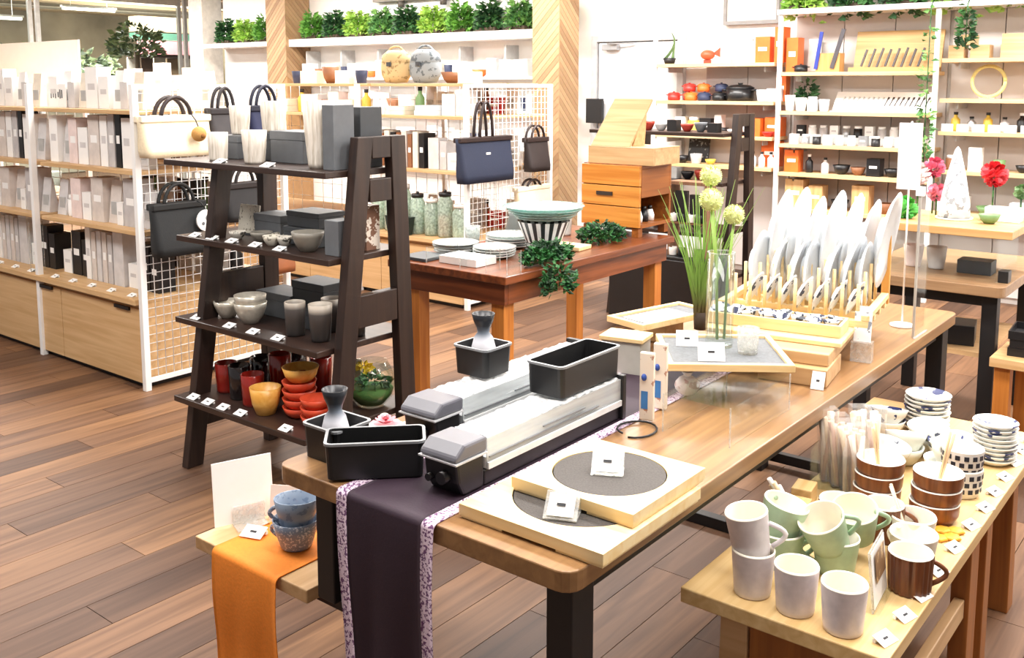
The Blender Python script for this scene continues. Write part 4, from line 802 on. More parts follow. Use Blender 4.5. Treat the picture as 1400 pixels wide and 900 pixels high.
part('body', B().box(x0, x1, y1-.02, y1, z0, z1).box(x0, x0+.02, y0+.02, y1-.02, z0, z1).box(x0, x1, y0+.02, y1-.02, z1-.02, z1).box(x0, x1, y0+.02, y1-.02, z0, z0+.02).box(x1-.02, x1, y0+.02, y1-.02, z1-.17, z1-.02), CABD, cb, .002, True)
for i in range(3):
    d = part('drawer', B().box(x0+.002, x1-.002, y0, y0+.019, z0+.004 + .109*i, z0+.108 + .109*i), CABW, cb, .002, True)
    if i == 1: part('handle', B().box(x0+.1, x0+.2, y0-.006, y0-.0005, z0+.165, z0+.185), mat('#2b1d12', .6), d, 0, True, label='dark slot pull')
for x in (x0+.03, x1-.03):
    for y in (y0+.03, y1-.03): part('foot', B().box(x-.02, x+.02, y-.02, y+.02, .7512, .7995), CABD, cb, 0, True)
for i, y in enumerate((4.42, 4.48, 4.54)):
    t = thing('small_bottle', f'small white and black bottle, {ORD[i]} in the cabinet side opening', 'bottle', (-2.66, y, .8212)); part('bottle', B().lathe([(.0005, 0), (.022, 0), (.024, .03), (.014, .06), (.0005, .06)], 12), WHITE if i != 1 else BLACK, t); part('cap', B().cyl((0, 0, .0605), (0, 0, .08), .012), BLACK, t)
pb2 = thing('wooden_lidded_box', 'pale wooden box with propped open lid on drawer cabinet', 'box', (-2.735, 4.49, 1.1306)); 
for q in ((-.2, .2, -.14, -.125), (-.2, .2, .125, .14), (-.2, -.185, -.125, .125), (.185, .2, -.125, .125)): part('side', B().box(*q, 0, .085), wood('#b08c60', '#c4a277', 'X', .5), pb2, .002)
part('bottom', B().box(-.185, .185, -.125, .125, 0, .01), PINE, pb2); part('cover', B().box(-.2, .2, -.14, .14, .0855, .092), wood('#b08c60', '#c4a277', 'X', .5), pb2, .001)
v = [(-.19, -.13, .094), (.05, -.13, .094), (.05, .10, .34), (-.19, .10, .34)]
part('lid', B().add(v + [(p[0], p[1]+.008, p[2]-.008) for p in v], [(0, 1, 2, 3), (7, 6, 5, 4), (0, 4, 5, 1), (1, 5, 6, 2), (2, 6, 7, 3), (3, 7, 4, 0)]), wood('#a88458', '#bd9b70', 'X', .5), pb2)
part('lid_prop', B().add([(.02, y_, z_) for y_, z_ in ((-.06, .0925), (.06, .0925), (.08, .295), (.06, .295))] + [(.03, y_, z_) for y_, z_ in ((-.06, .0925), (.06, .0925), (.08, .295), (.06, .295))], [(3, 2, 1, 0), (4, 5, 6, 7), (0, 1, 5, 4), (1, 2, 6, 5), (2, 3, 7, 6), (3, 0, 4, 7)]), wood('#b98f5f', '#cda678', 'X', .5), pb2)
z = .7506
STRP = [mat('#8d9296', .3), mat('#e9eceb', .3)]
pd = thing('striped_bowl', 'fluted black and white striped bowl under glass plates, brown table', 'bowl', (-2.72, 3.66, z)); b = B()
n = 36
for i in range(n):
    a0, a1 = 6.2832*i/n, 6.2832*(i+1)/n
    b.add([(r*math.cos(a), r*math.sin(a), zz) for r, zz in ((.085, .06), (.125, .16)) for a in (a0, a1)], [(0, 1, 3, 2)], i % 2)
part('bowl', b, [mat('#2e3335', .3), STRP[1]], pd); part('base', B().lathe([(.0005, 0), (.09, 0), (.09, .02), (.05, .04), (.086, .06), (.0005, .06)], 24), DGREY, pd)
TEAL = clear('#d3ece8', .6, .5, name='pale_glass')
for i in range(5):
    r = .135 + .014*i
    solo('glass_plate', B().lathe([(.0005, 0), (r*.6, 0), (r, .012), (r+.004, .015), (r*.6, .006), (.0005, .005)], 30), TEAL, f'pale teal glass plate, {ORD[i]} from bottom of stack on striped bowl', 'plate', (-2.72 + .006*(i % 2), 3.66, z + .162 + .0135*i), 0, 'glass plates on the striped bowl')
SM = [mat('#c9ccca', .3), mat('#6f7472', .35), mat('#e6e8e6', .3), clear('#dfe6e4', .5, .4, name='smoke_glass')]
def plates(labelfmt, n, x, y, z, r, ms, dz=.012, group=None):
    for i in range(n):
        solo('plate', B().lathe([(.0005, 0), (r*.55, 0), (r, .014), (r+.002, .018), (r*.55, .006), (.0005, .005)], 26), ms[i % len(ms)], labelfmt.format(ORD[i]), 'plate', (x + U(-.006, .006), y, z + dz*i), 0, group)
plates('grey glass plate, {} from bottom of stack at brown table left', 4, -3.06, 3.42, z, .11, [SM[1], SM[0]], group='grey plates at table left')
plates('smoky plate, {} from bottom of stack behind clear covers', 5, -2.97, 3.72, z, .12, [SM[0], SM[3], SM[2]], group='smoky plates behind the covers')
plates('white oval plate, {} from bottom of centre pile, brown table', 4, -2.84, 3.44, z, .10, [SM[2], SM[0]], group='white plates in table centre')
bx('white flat paper box at front of the brown table', -2.84, 3.25, z, .22, .14, .035, WHITE); bx('dark flat slate tile at left front of brown table', -3.08, 3.22, z, .16, .16, .015, DGREY)
t = thing('wooden_board', 'light wooden board beneath plates beside the striped bowl', 'board', (-2.72, 3.86, z), rad(4)); part('board', B().box(-.1, .1, -.06, .06, .0, .02), PINE, t, .004); part('handle', B().box(-.16, -.1005, -.02, .02, 0, .02), PINE, t, .004)
t = thing('glass_pitcher', 'dark glass jug standing at back left of brown table', 'jug', (-3.1, 3.92, z)); part('body', B().lathe([(.0005, 0), (.045, 0), (.05, .05), (.03, .12), (.035, .15), (.0325, .15), (.027, .12), (.046, .05), (.0005, .005)], 20), SM[1], t); part('handle', handle(.042, .04, .12, .03).mv(0, 0, 0), SM[1], t)
for i, (x, y, r, h) in enumerate(((-3.12, 4.12, .05, .1), (-3.0, 4.06, .06, .05), (-2.98, 4.2, .04, .12), (-3.13, 3.62, .04, .1))): wave_cup(f'clear grey glass, {ORD[i]} toward the back on brown table', x, y, z, r, r*.8, h, SM[3] if i % 2 else SM[0], 'glass', 'drinking_glass', 'glassware on the brown table', 0, 0)
for i, (q, lab) in enumerate((((-2.62, -2.505, 3.115, 3.21, .0), 'clear acrylic cover at the near right brown table corner'), ((-2.98, -2.78, 3.13, 3.34, 0), 'clear acrylic riser over white box on brown table'))): riser(lab, q[0], q[1], q[2], q[3], z, z + (.10 if i == 0 else .075), 'acrylic_cover')
FERN = spots('#316b36', '#183c20', 16, .5)
for i, (x, y, sx, sy) in enumerate(((-2.56, 3.47, .05, .16), (-2.70, 4.13, .09, .14))):
    t = thing('fern_garland', f'dark green fern garland {("hanging over right edge of", "beside drawer cabinet on")[i]} brown table', 'plant', (x, y, z))
    part('foliage', leaves(620, sx, sy, .10, .018, .0, 90+i), FERN, t)
    if i == 0: part('hanging_sprays', leaves(320, .035, .11, .15, .017, 0, 95).mv(.105, -.05, -.12), FERN, t)
    part('stem', B().tube([(0, -sy*.8, .01), (.01, 0, .02), (0, sy*.8, .01)], .006), mat('#2c4023', .7), t)
bc = thing('black_cabinet', 'low black cabinet standing behind the brown table', 'cabinet', (-3.0, 5.4, 0)); part('body', B().box(-3.34, -2.62, 5.2, 5.44, .06, .5), MBLACK, bc, .004, True); part('plinth', B().box(-3.30, -2.66, 5.24, 5.42, 0, .0595), BLACK, bc, 0, True); part('door', B().box(-3.33, -2.985, 5.188, 5.1995, .08, .48), mat('#1d1b1c', .45), bc, .003, True); part('door', B().box(-2.975, -2.63, 5.188, 5.1995, .08, .48), mat('#1d1b1c', .45), bc, .003, True)
bs = thing('brown_open_stand', 'thin brown framed stand with dark cards behind drawer cabinet', 'stand', (-2.82, 5.315, .5006)); BF = wood('#6a4a34', '#86634a', 'Z', .5)
for x in (-.13, .115): part('upright', B().box(x, x+.015, -.06, .06, 0, .44), BF, bs)
part('top', B().box(-.13, .13, -.06, .06, .4405, .46), BF, bs); part('shelf', B().box(-.1145, .1145, -.06, .06, .2, .212), BF, bs); part('dark_cards', B().box(-.1, -.02, -.03, .0, .2125, .40).box(0, .09, -.03, 0, .2125, .38), BLACK, bs)
for i in range(8):
    x = -2.92 + .062*(i % 4); zz = .5012 + (.212 if i > 3 else 0); wave_cup(f'small {("white", "black")[i % 2]} cup, {ORD[i % 4]} from left on {("lower", "upper")[i//4]} level of brown stand', x, 5.27, zz, .026, .022, .05, (WHITE, BLACK)[i % 2], group='cups in the brown stand', wave=0, wn=0)
# goods on the distant dark rack
dx, dy = -.13, 3.36
BWc = [WHITE, BLACK, GREY, LGREY, mat('#a53a2b', .4)]
for si, (z, y, lab) in enumerate(((1.24, 2.38, 'top'), (.925, 2.4, 'second'), (.60, 2.36, 'third'))):
    for i in range(9):
        x = -3.55 + .098*i + dx; k = (i*3 + si*2 + (i//4)) % 5
        if i % 3 == 2: bx(f'{("white", "black", "grey", "pale", "red")[k]} small box, {ORD[i]} from left on {lab} shelf of distant rack', x, y + dy, z, .07, .07, .06 + .015*(i % 2), BWc[k], group='boxes on the distant rack')
        else: bowl(f'{("white", "black", "grey", "pale", "red")[k]} bowl, {ORD[i]} from left on {lab} shelf of distant rack', x, y + dy, z, .044, .05 + .012*(i % 2), BWc[k], group='bowls on the distant rack')
# ================================================================ GONDOLAS
GW = mat('#f7f7f6', .3, var=.02)
def grid(x, y0, y1, z0, z1, p=.045, r=.0024, ax='x'):
    b = B(); k = int((y1-y0)/p); m = int((z1-z0)/p)
    for i in range(1, k): 
        y = y0 + (y1-y0)*i/k; b.cyl((x, y, z0), (x, y, z1), r, n=4) if ax == 'x' else b.cyl((y, x, z0), (y, x, z1), r, n=4)
    for j in range(1, m):
        z = z0 + (z1-z0)*j/m; b.cyl((x, y0, z), (x, y1, z), r, n=4) if ax == 'x' else b.cyl((y0, x, z), (y1, x, z), r, n=4)
    return b
LOAK = wood('#caa271', '#dbb788', 'X', .5)
def gondola(label, xs, yf, yb, shelves, nb, ztop=1.55):
    """xs: bay limits from near end leftwards; yf front plane; yb back"""
    xe = xs[0]; t = thing('display_gondola', label, 'shelving', (xe - 1, (yf+yb)/2, 0))
    part('plinth', B().box(xs[-1], xe-.05, yf+.03, yb-.03, 0, .035), BLACK, t, 0, True)
    part('carcass', B().box(xs[-1], xe-.03, yf+.022, yb-.022, .0355, .44), LOAK, t, 0, True)
    part('base_top', B().box(xs[-1], xe-.03, yf-.03, yb+.03, .4405, .47), LOAK, t, .003, True)
    L_ = (xe - .04 - xs[-1]) / nb
    for i in range(nb):
        a = xe - .04 - L_*(i+1)
        for s, yy in ((0, yf), (1, yb-.02)):
            d = part('drawer_front', B().box(a+.003, a+L_-.003, yy, yy+.02, .03, .415), LOAK, t, .002, True)
            if s == 0: part('handle', B().box(a+L_*.72, a+L_*.72+.14, yf-.012, yf-.0005, .40, .418), MBLACK, d, 0, True)
    for x in xs:
        for y in (yf, yb): part('post', B().box(x-.016, x+.016, y-.016, y+.016, 0, ztop), GW, t, .002, True)
    part('wire_grid', grid(xe, yf+.02, yb-.02, .06, ztop), GW, t, 0, True)
    for q in ((ztop-.025, ztop), (.04, .06)): part('end_rail', B().box(xe-.012, xe+.012, yf+.016, yb-.016, *q), GW, t, 0, True)
    for a, b_ in zip(xs, xs[1:]):
        part('top_rail', B().box(b_+.02, a-.02, yf-.012, yf+.012, ztop-.025, ztop), GW, t, 0, True) if 0 else None
        part('back_grid', grid((yf+yb)/2, b_+.02, a-.02, .48, ztop, .11, .0025, 'y'), GW, t, 0, True)
        for z, inset in shelves: 
            part('shelf_board', B().box(b_+.022, a-.022, yf+inset, (yf+yb)/2-.01, z-.022, z), LOAK, t, .002, True)
            part('shelf_board', B().box(b_+.022, a-.022, (yf+yb)/2+.01, yb-inset, z-.022, z), LOAK, t, .002, True)
    return t
G1 = gondola('white wire gondola with oak drawer base at left, nearest the rack', (-4.44, -5.52, -6.6, -7.7), 2.60, 3.5, ((1.42, .03), (1.115, .03), (.81, .02)), 4)
G2 = gondola('far white wire gondola with oak base behind the navy tote', (-4.33, -5.4, -6.5, -7.6), 4.95, 5.9, ((1.555, .12), (1.33, .02), (.95, .02)), 4)
WOODK = wood('#c79a63', '#dcb582', 'Z', .5)
PAL = {'white': PAPER, 'pale grey': mat('#d9d6d6', .5), 'grey': mat('#c9c5c5', .5), 'black': BLACK, 'cream': mat('#efe6d6', .6), 'taupe': mat('#dcd2cb', .6), 'navy': mat('#2b3350', .6), 'pale pink': mat('#efdcd8', .6), 'pale blue': mat('#dbe5ee', .5), 'brown': mat('#8a5a3a', .6), 'orange': mat('#e8702a', .5), 'red': mat('#c4332a', .4), 'green': mat('#6d8f5a', .5), 'yellow': mat('#e2bd4a', .5), 'silver': mat('#b9bcc0', .3, metal=.6), 'wooden': WOODK}
_pc = {}
def pm_(key, fn):
    if key not in _pc: _pc[key] = fn()
    return _pc[key]
def good(kind, col, x, y, z, w, d, h, label, group, rz=0):
    m = PAL[col]
    key = (kind, col, round(w, 3), round(d, 3), round(h, 3))
    if kind == 'box':
        me = pm_(key, lambda: B().box(-w/2, w/2, -d/2, d/2, 0, h).box(-w*.3, w*.3, -d/2-.0006, -d/2, h*.45, h*.6, 1).mesh('box', [m, PAL['pale grey'] if col in ('white', 'cream', 'pale grey') else PAPER])); nm, cat = 'product_box', 'box'
    elif kind == 'bottle':
        me = pm_(key, lambda: B().lathe([(.0005, 0), (w*.46, 0), (w*.5, h*.05), (w*.5, h*.6), (w*.2, h*.75), (w*.2, h*.86), (.0005, h*.86)], 12).cyl((0, 0, h*.86), (0, 0, h), w*.24, n=10, mi=1).mesh('bottle', [m, BLACK if col != 'black' else PAPER])); nm, cat = 'bottle', 'bottle'
    elif kind == 'jar':
        me = pm_(key, lambda: B().lathe([(.0005, 0), (w*.48, 0), (w*.5, h*.06), (w*.5, h*.78), (.0005, h*.78)], 14).cyl((0, 0, h*.782), (0, 0, h), w*.42, n=12, mi=1).mesh('jar', [m, PAPER])); nm, cat = 'jar', 'jar'
    elif kind == 'cup':
        me = pm_(key, lambda: cupb(w*.5, w*.36, h, n=16).mesh('cup', m)); nm, cat = 'cup', 'cup'
    elif kind == 'bowl':
        me = pm_(key, lambda: B().lathe([(.0005, .002), (w*.2, .002), (w*.22, 0), (w*.38, h*.35), (w*.5, h), (w*.48, h), (w*.34, h*.38), (.0005, .008)], 18).mesh('bowl', m)); nm, cat = 'bowl', 'bowl'
    elif kind == 'fold':
        me = pm_(key, lambda: B().prism(rrect(-w/2, w/2, -d/2, d/2, .02), 0, h*.48).prism(rrect(-w/2+.006, w/2-.004, -d/2+.004, d/2, .02), h*.5, h).mesh('cloth', m)); nm, cat = 'folded_cloth', 'cloth'
    elif kind == 'pack':
        me = pm_(key, lambda: B().taper((-w/2, w/2, -d/2, d/2), (-w/2+.004, w/2-.004, -.003, .003), 0, h).box(-w*.3, w*.3, -d*.42, -d*.3, h*.2, h*.5, 1).mesh('packet', [m, LGREY])); nm, cat = 'packet', 'packet'
    o = link(nm, me); o.location = (x, y, z + .0008); o.rotation_euler = (0, 0, rz); tagit(o, label, cat, group); return o
def row(spec, x0, x1, y, z, where, group, gap=.012, jitter=True):
    """spec: list of (kind, colour, width, depth, height); repeats until the shelf is full"""
    x = x0; i = 0
    while True:
        kind, col, w, d, h = spec[i % len(spec)]
        if x + w > x1 or i > 19: break
        good(kind, col, x + w/2, y, z, w, d, h * (U(.97, 1.03) if 0 else 1), f'{col} {dict(box="product box", fold="folded cloth", pack="packet").get(kind, kind)}, {ORD[i]} from left {where}', group)
        x += w + gap; i += 1
# gondola 1, bay next to the rack (left to right) and the next bay
for bi, (a, b_, nm) in enumerate(((-5.49, -4.47, 'near bay'), (-6.57, -5.55, 'far bay'))):
    row([('box', 'white', .10, .08, .17), ('pack', 'white', .09, .05, .2), ('box', 'pale grey', .07, .08, .14), ('pack', 'cream', .1, .05, .19), ('box', 'white', .12, .08, .22)], a, b_, 2.74, 1.42, f'on left gondola top shelf, {nm}', 'goods on the left gondola top shelf')
    row([('box', 'white', .09, .1, .26), ('pack', 'pale grey', .10, .06, .24), ('box', 'pale pink', .09, .1, .25), ('box', 'white', .10, .1, .2), ('box', 'taupe', .11, .1, .27), ('box', 'white', .07, .1, .27), ('box', 'grey', .06, .1, .28), ('box', 'black', .05, .1, .28)], a, b_, 2.74, 1.115, f'on left gondola upper shelf, {nm}', 'goods on the left gondola upper shelf')
    row([('pack', 'pale grey', .1, .06, .2), ('jar', 'white', .08, .08, .12), ('box', 'pale pink', .11, .1, .22), ('box', 'white', .09, .1, .15), ('box', 'taupe', .12, .1, .24), ('pack', 'taupe', .11, .06, .23), ('box', 'white', .06, .1, .12), ('box', 'grey', .12, .1, .25)], a, b_, 2.74, .81, f'on left gondola middle shelf, {nm}', 'goods on the left gondola middle shelf')
    row([('box', 'white', .09, .1, .13), ('box', 'black', .1, .1, .25), ('box', 'black', .07, .1, .21), ('box', 'white', .05, .14, .29), ('box', 'taupe', .045, .14, .27), ('box', 'pale grey', .045, .14, .28), ('box', 'taupe', .045, .14, .28), ('box', 'grey', .045, .14, .27), ('box', 'pale grey', .1, .14, .29)], a, b_, 2.78, .47, f'on left gondola oak base, {nm}', 'goods on the left gondola base')
    for k in range(5): tag(a + .12 + .2*k, 2.615, .47, f'white price tag, {ORD[k]} from left on left gondola base edge, {nm}', 0, 'price tags on the left gondola', 1.1)
riser('clear acrylic case at the far left of gondola base', -6.5, -5.62, 2.60, 2.68, .4712, .76, 'acrylic_case')
ws_ = thing('shelf_sign', 'large white sign board above the left gondola back', 'sign', (-6.4, 3.075, 1.4212))
part('board', B().box(-1.1, .55, 0, .012, .12, .40), PAPER, ws_); part('pole', B().cyl((-.7, .006, .0), (-.7, .006, .1195), .006).cyl((.3, .006, .0), (.3, .006, .1195), .006), GW, ws_)
b = B()
for i, (x, h, zz) in enumerate(((0, .05, 0), (.025, .04, .004), (.05, .05, 0), (.08, .03, .006), (.1, .05, 0), (.12, .045, .002))): b.box(x, x+.012, -.0008, 0, zz, zz+h, 0)
t = thing('lettered_card', 'white card with dark lettering standing on left gondola top', 'card', (-5.46, 2.70, 1.4208)); part('card', B().box(-.06, .16, .001, .006, 0, .13), PAPER, t); part('lettering', b.mv(-.01, .0005, .05), GREY, t)
row([('box', 'white', .1, .06, .22), ('pack', 'white', .11, .05, .2), ('box', 'white', .09, .06, .25), ('pack', 'pale grey', .1, .05, .18)], -5.45, -4.5, 3.17, 1.42, 'along left gondola top shelf, rear side', 'goods on the left gondola rear side', .05)
row([('pack', 'pale grey', .1, .05, .2), ('bottle', 'brown', .07, .07, .18), ('box', 'white', .12, .07, .2), ('cup', 'brown', .1, .1, .1), ('box', 'grey', .1, .07, .22)], -5.45, -4.5, 3.2, 1.115, 'on left gondola upper shelf, rear side', 'goods on the left gondola rear side', .03)
row([('box', 'black', .12, .07, .2), ('bottle', 'green', .07, .07, .22), ('box', 'pale grey', .12, .07, .2), ('bottle', 'brown', .08, .08, .2)], -5.45, -4.5, 3.2, .81, 'on left gondola middle shelf, rear side', 'goods on the left gondola rear side', .03)
row([('box', 'white', .12, .1, .27), ('box', 'pale grey', .1, .1, .25), ('bottle', 'black', .08, .08, .22), ('box', 'white', .14, .1, .29)], -5.45, -4.5, 3.25, .47, 'on left gondola oak base, rear side', 'goods on the left gondola rear side', .03)
# --- bags on the end grids (local: grid plane at x=0, bag outwards +x)
def tote(label, loc, w, h, th, m, hm, hh, rib=0, band=None, gap=.5, hr=.009, rz=0, patch=None):
    t = thing('tote_bag', label, 'bag', loc, rz); b = B(); rows = []
    for k in range(7):
        u = k/6; ww = w/2*(1 - .03*math.sin(u*3.14) - .05*u*0) * (.93 + .07*min(1, u*4)); tt = th/2*(1 - .65*u) * (.9 + .1*min(1, u*5)); pts = rrect(-tt, tt, -ww, ww, min(tt*.9, .03), 3); rows.append([(x + th/2 + .012 - (th/2 - tt)*.6, y, h*u) for x, y in pts] + [])
    n = len(rows[0]); v = [p for r in rows for p in r]
    b.add(v, [(k*n+i, k*n+(i+1) % n, (k+1)*n+(i+1) % n, (k+1)*n+i) for k in range(6) for i in range(n)], 0, True); b.f.append(tuple(reversed(range(n)))); b.m.append(0); b.s.append(False); b.f.append(tuple(6*n + i for i in range(n))); b.m.append(0); b.s.append(False)
    part('body', b, m, t)
    part('top_band', B().box(.012, .012 + th*.62, -w/2*.985, w/2*.985, h-.028, h+.006), band or hm, t, .006)
    for s in (0, 1):
        xx = .014 + s*th*.5; pts = [(xx, w*gap/2*math.cos(a) * (1 if 1 else 1), h - .01 + hh*math.sin(a)) for a in [math.pi*i/12 for i in range(13)]]
        part('handle', B().tube(pts, hr, 8), hm, t)
    if patch: part('label_patch', B().box(*patch), PAPER, t)
    return t
NAV = mat('#20283f', .75, var=.12, scale=120, bump=.2); DBR = mat('#2b1d1c', .5, var=.2)
tote('navy canvas tote with dark brown handles hanging on far grid', (-4.325, 5.07, .89), .56, .30, .11, NAV, DBR, .25, gap=.24, hr=.011, patch=(.0855, .0895, -.022, .022, .185, .199))
t = tote('black canvas tote hanging on left gondola end grid', (-4.435, 2.78, .69), .31, .26, .11, mat('#202224', .8, var=.1, scale=150, bump=.2), mat('#18191a', .7), .11, gap=.55)
ch = thing('bag_charm', 'round white badge charm with small picture on the black tote', 'charm', (-4.325, 2.90, .855)); part('disc', B().cyl((0, 0, 0), (.012, 0, 0), .055, n=24), PAPER, ch); part('print', B().cyl((.0125, .012, .012), (.0132, .012, .012), .018, n=16).cyl((.0125, -.02, -.015), (.0132, -.02, -.015), .009, n=10), GREY, ch); part('cord', B().tube([(.006, 0, .055), (.0, -.02, .09), (-.02, -.03, .1)], .003), BLACK, ch)
CRM_ = mat('#ecdcbc', .75, var=.08, scale=100, bump=.15)
tote('cream canvas bag with dark brown handles on left gondola grid', (-4.435, 2.78, 1.19), .40, .20, .12, CRM_, DBR, .105, gap=.42, hr=.011, band=mat('#f3e8d0', .7))
br = thing('plush_charm', 'brown plush ball charm hanging on cream canvas bag', 'charm', (-4.29, 2.86, 1.30)); part('head', B().ball((0, 0, 0), .038, 16, 10), mat('#b98b4e', .9, bump=.6, scale=200), br); part('muzzle', B().ball((.034, 0, -.008), .013, 10, 6), mat('#8a5c2c', .9), br); part('cord', B().tube([(0, 0, .03), (-.01, -.01, .07), (-.03, -.02, .1)], .003), DBR, br)
t = tote('dark charcoal bag on left gondola grid behind grey boxes', (-4.435, 3.08, 1.22), .2, .2, .1, mat('#3a3638', .7), mat('#2b2629', .6), .12, gap=.5)
t = tote('navy blue bag with looped handles behind the striped tumblers', (-4.435, 3.34, 1.24), .22, .19, .1, mat('#1f2444', .75), mat('#171a2e', .6), .12, gap=.6)
t = tote('black bag on left gondola grid behind second rack shelf', (-4.435, 3.2, .82), .3, .2, .1, mat('#1c1a1c', .75), mat('#241d1d', .6), .1, gap=.5)
t = tote('dark brown ribbed bag on the far grid right side', (-4.325, 5.66, .92), .26, .24, .1, mat('#2d2322', .7, bump=.4), DBR, .1, gap=.6)
t = tote('tan leather bag hanging behind the navy looped bag', (-4.435, 3.40, .5), .2, .2, .1, mat('#8a4f2a', .6), DBR, .1, gap=.5)
tote('small cream canvas bag hanging low on the far grid', (-4.325, 5.62, .66), .40, .15, .09, CRM_, DBR, .06, gap=.4, band=mat('#f3e8d0', .7))
# --- goods on gondola 2
row([('fold', 'white', .2, .25, .05), ('fold', 'cream', .2, .25, .06), ('bottle', 'green', .07, .07, .2), ('fold', 'pale blue', .2, .25, .07), ('box', 'white', .12, .1, .15), ('box', 'pale grey', .1, .1, .18), ('box', 'white', .14, .1, .17)], -5.38, -4.36, 5.12, 1.33, 'on far gondola upper shelf, near bay', 'goods on the far gondola upper shelf')
row([('fold', 'cream', .2, .25, .1), ('bottle', 'yellow', .07, .07, .18), ('box', 'white', .2, .1, .14), ('cup', 'brown', .1, .1, .1), ('box', 'pale pink', .12, .1, .16)], -6.48, -5.42, 5.12, 1.33, 'on far gondola upper shelf, left bay', 'goods on the far gondola upper shelf')
row([('box', 'brown', .04, .12, .25), ('box', 'taupe', .05, .12, .26), ('box', 'brown', .04, .12, .24), ('box', 'cream', .05, .12, .26), ('box', 'black', .05, .12, .25)], -5.38, -4.8, 5.1, .95, 'on far gondola middle shelf', 'goods on the far gondola middle shelf')
row([('box', 'pale grey', .1, .1, .22), ('box', 'grey', .06, .1, .2), ('box', 'white', .14, .1, .12)], -4.78, -4.36, 5.1, .95, 'at right of far gondola middle shelf', 'goods on the far gondola middle shelf')
row([('box', 'white', .12, .12, .2), ('bottle', 'black', .07, .07, .2), ('box', 'taupe', .12, .12, .22)], -6.48, -5.42, 5.1, .95, 'on far gondola middle shelf, left bay', 'goods on the far gondola middle shelf')
for q_, z_ in (('top', 1.33), ('middle', .95), ('base', .47)):
    row([('pack', 'pale grey', .1, .06, .2), ('box', 'white', .12, .1, .16), ('fold', 'cream', .18, .2, .12), ('box', 'grey', .1, .1, .2), ('bottle', 'brown', .07, .07, .2), ('box', 'red', .12, .1, .12), ('pack', 'white', .12, .06, .22)], -5.38, -4.36, 5.68, z_, f'on far gondola {q_} level, rear side', 'goods on the far gondola rear side', .02)
GJ = clear('#cfe3d6', .5, .45, name='green_glass')
for i, x in enumerate((-5.3, -5.17, -5.04, -4.9, -4.76, -4.63, -4.49)):
    h = (.34, .30, .36, .30, .27, .33, .25)[i]
    t = thing('glass_jar', f'pale green glass jar, {ORD[i]} from left on far gondola oak base', 'jar', (x, 5.06, .4712), 0, 'green glass jars on the far gondola')
    part('glass', B().lathe([(.0005, 0), (.05, 0), (.055, .02), (.055, h*.75), (.04, h*.85), (.04, h*.88), (.0005, h*.88)], 18), GJ, t); part('lid', B().cyl((0, 0, h*.882), (0, 0, h*.97), .045, n=16).ball((0, 0, h*.99), .012), WHITE if i % 2 == 0 else BLACK, t)
    part('contents', B().cyl((0, 0, .008), (0, 0, h*(.25 + .1*(i % 3))), .046, n=14), (PAL['green'], PAL['orange'], PAL['cream'], PAL['green'])[i % 4], t)
t = thing('dark_basket', 'dark green black low basket among the glass jars', 'basket', (-4.98, 4.955, .4712)); part('body', B().taper((-.1, .1, -.025, .025), (-.12, .12, -.03, .03), 0, .12), mat('#1f2f2b', .6, bump=.5, scale=90), t); part('rim', B().box(-.122, .122, -.032, .032, .1205, .13), mat('#182420', .6), t)
def sack(label, x, z, w, h, m, m2, y=5.22):
    t = thing('shoulder_bag', label, 'bag', (x, y, z)); rows = []
    b = B().lathe([(.0005, 0), (.7, .02), (.97, .25), (1, .5), (.88, .82), (.55, .97), (.0005, 1)], 22); b.v = [(p[0]*w/2, p[1]*.07, p[2]*h) for p in b.v]; part('body', b, m, t)
    part('flap', B().lathe([(.0005, .985), (.5, .97), (.86, .83), (.95, .6), (.9, .58)], 22).tf(Matrix.Diagonal((w/2*1.02, .074, h*1.01, 1))), m2, t); part('handle', B().tube([(w*.25*math.cos(math.pi*i/10), 0, h*.93 + h*.16*math.sin(math.pi*i/10)) for i in range(11)], .008), m2, t); part('buckle', B().box(-.02, .02, -.085, -.074, h*.5, h*.62), DGREY, t)
    return t
TAN = spots('#c6ad80', '#9c845a', 30, .42, .8); sack('tan canvas shoulder bag standing on the far gondola top', -5.26, 1.5558, .30, .25, TAN, TAN); GRB = spots('#8f979c', '#5f676d', 26, .42, .8); sack('grey striped shoulder bag beside the tan one on top', -4.96, 1.5558, .30, .25, GRB, GRB)
row([('bowl', 'brown', .16, .16, .08), ('box', 'white', .14, .1, .08), ('bowl', 'orange', .14, .14, .05), ('bowl', 'brown', .14, .14, .06)], -4.78, -4.36, 5.22, 1.555, 'right of the grey shoulder bag', 'bowls on the far gondola top', .02)
row([('cup', 'navy', .1, .1, .1), ('box', 'cream', .2, .1, .1), ('bowl', 'brown', .14, .14, .13), ('box', 'white', .16, .1, .1)], -6.45, -5.45, 5.22, 1.555, 'on far gondola top shelf, left bay', 'bowls on the far gondola top', .04)
# --- far gondola behind, white wire display at far left
t = thing('wire_display', 'white wire display stand with shelves at far left edge', 'shelving', (-8.4, 3.1, 0))
for x in (-.45, .45):
    for y in (-.4, .4): part('post', B().cyl((x, y, 0), (x, y, 1.6), .012), GW, t)
for z in (.35, .7, 1.0, 1.3): part('wire_shelf', B().box(-.44, .44, -.4, .4, z-.01, z), GW, t)
part('back_grid', grid(.4, -.44, .44, .05, 1.58, .09, .003, 'y'), GW, t)
for k, z in enumerate((.35, .7, 1.0, 1.3)):
    row([('pack', 'white', .12, .06, .2), ('pack', 'yellow', .1, .06, .16), ('box', 'pale grey', .12, .1, .2), ('box', 'white', .12, .1, .22), ('bottle', 'brown', .07, .07, .18), ('pack', 'pale pink', .1, .06, .18)][k % 3:] + [('box', 'white', .1, .1, .2)], -8.83, -7.97, 2.85, z, f'on {("lowest", "lower", "upper", "top")[k]} shelf of far left wire display', 'goods on the far left wire display')
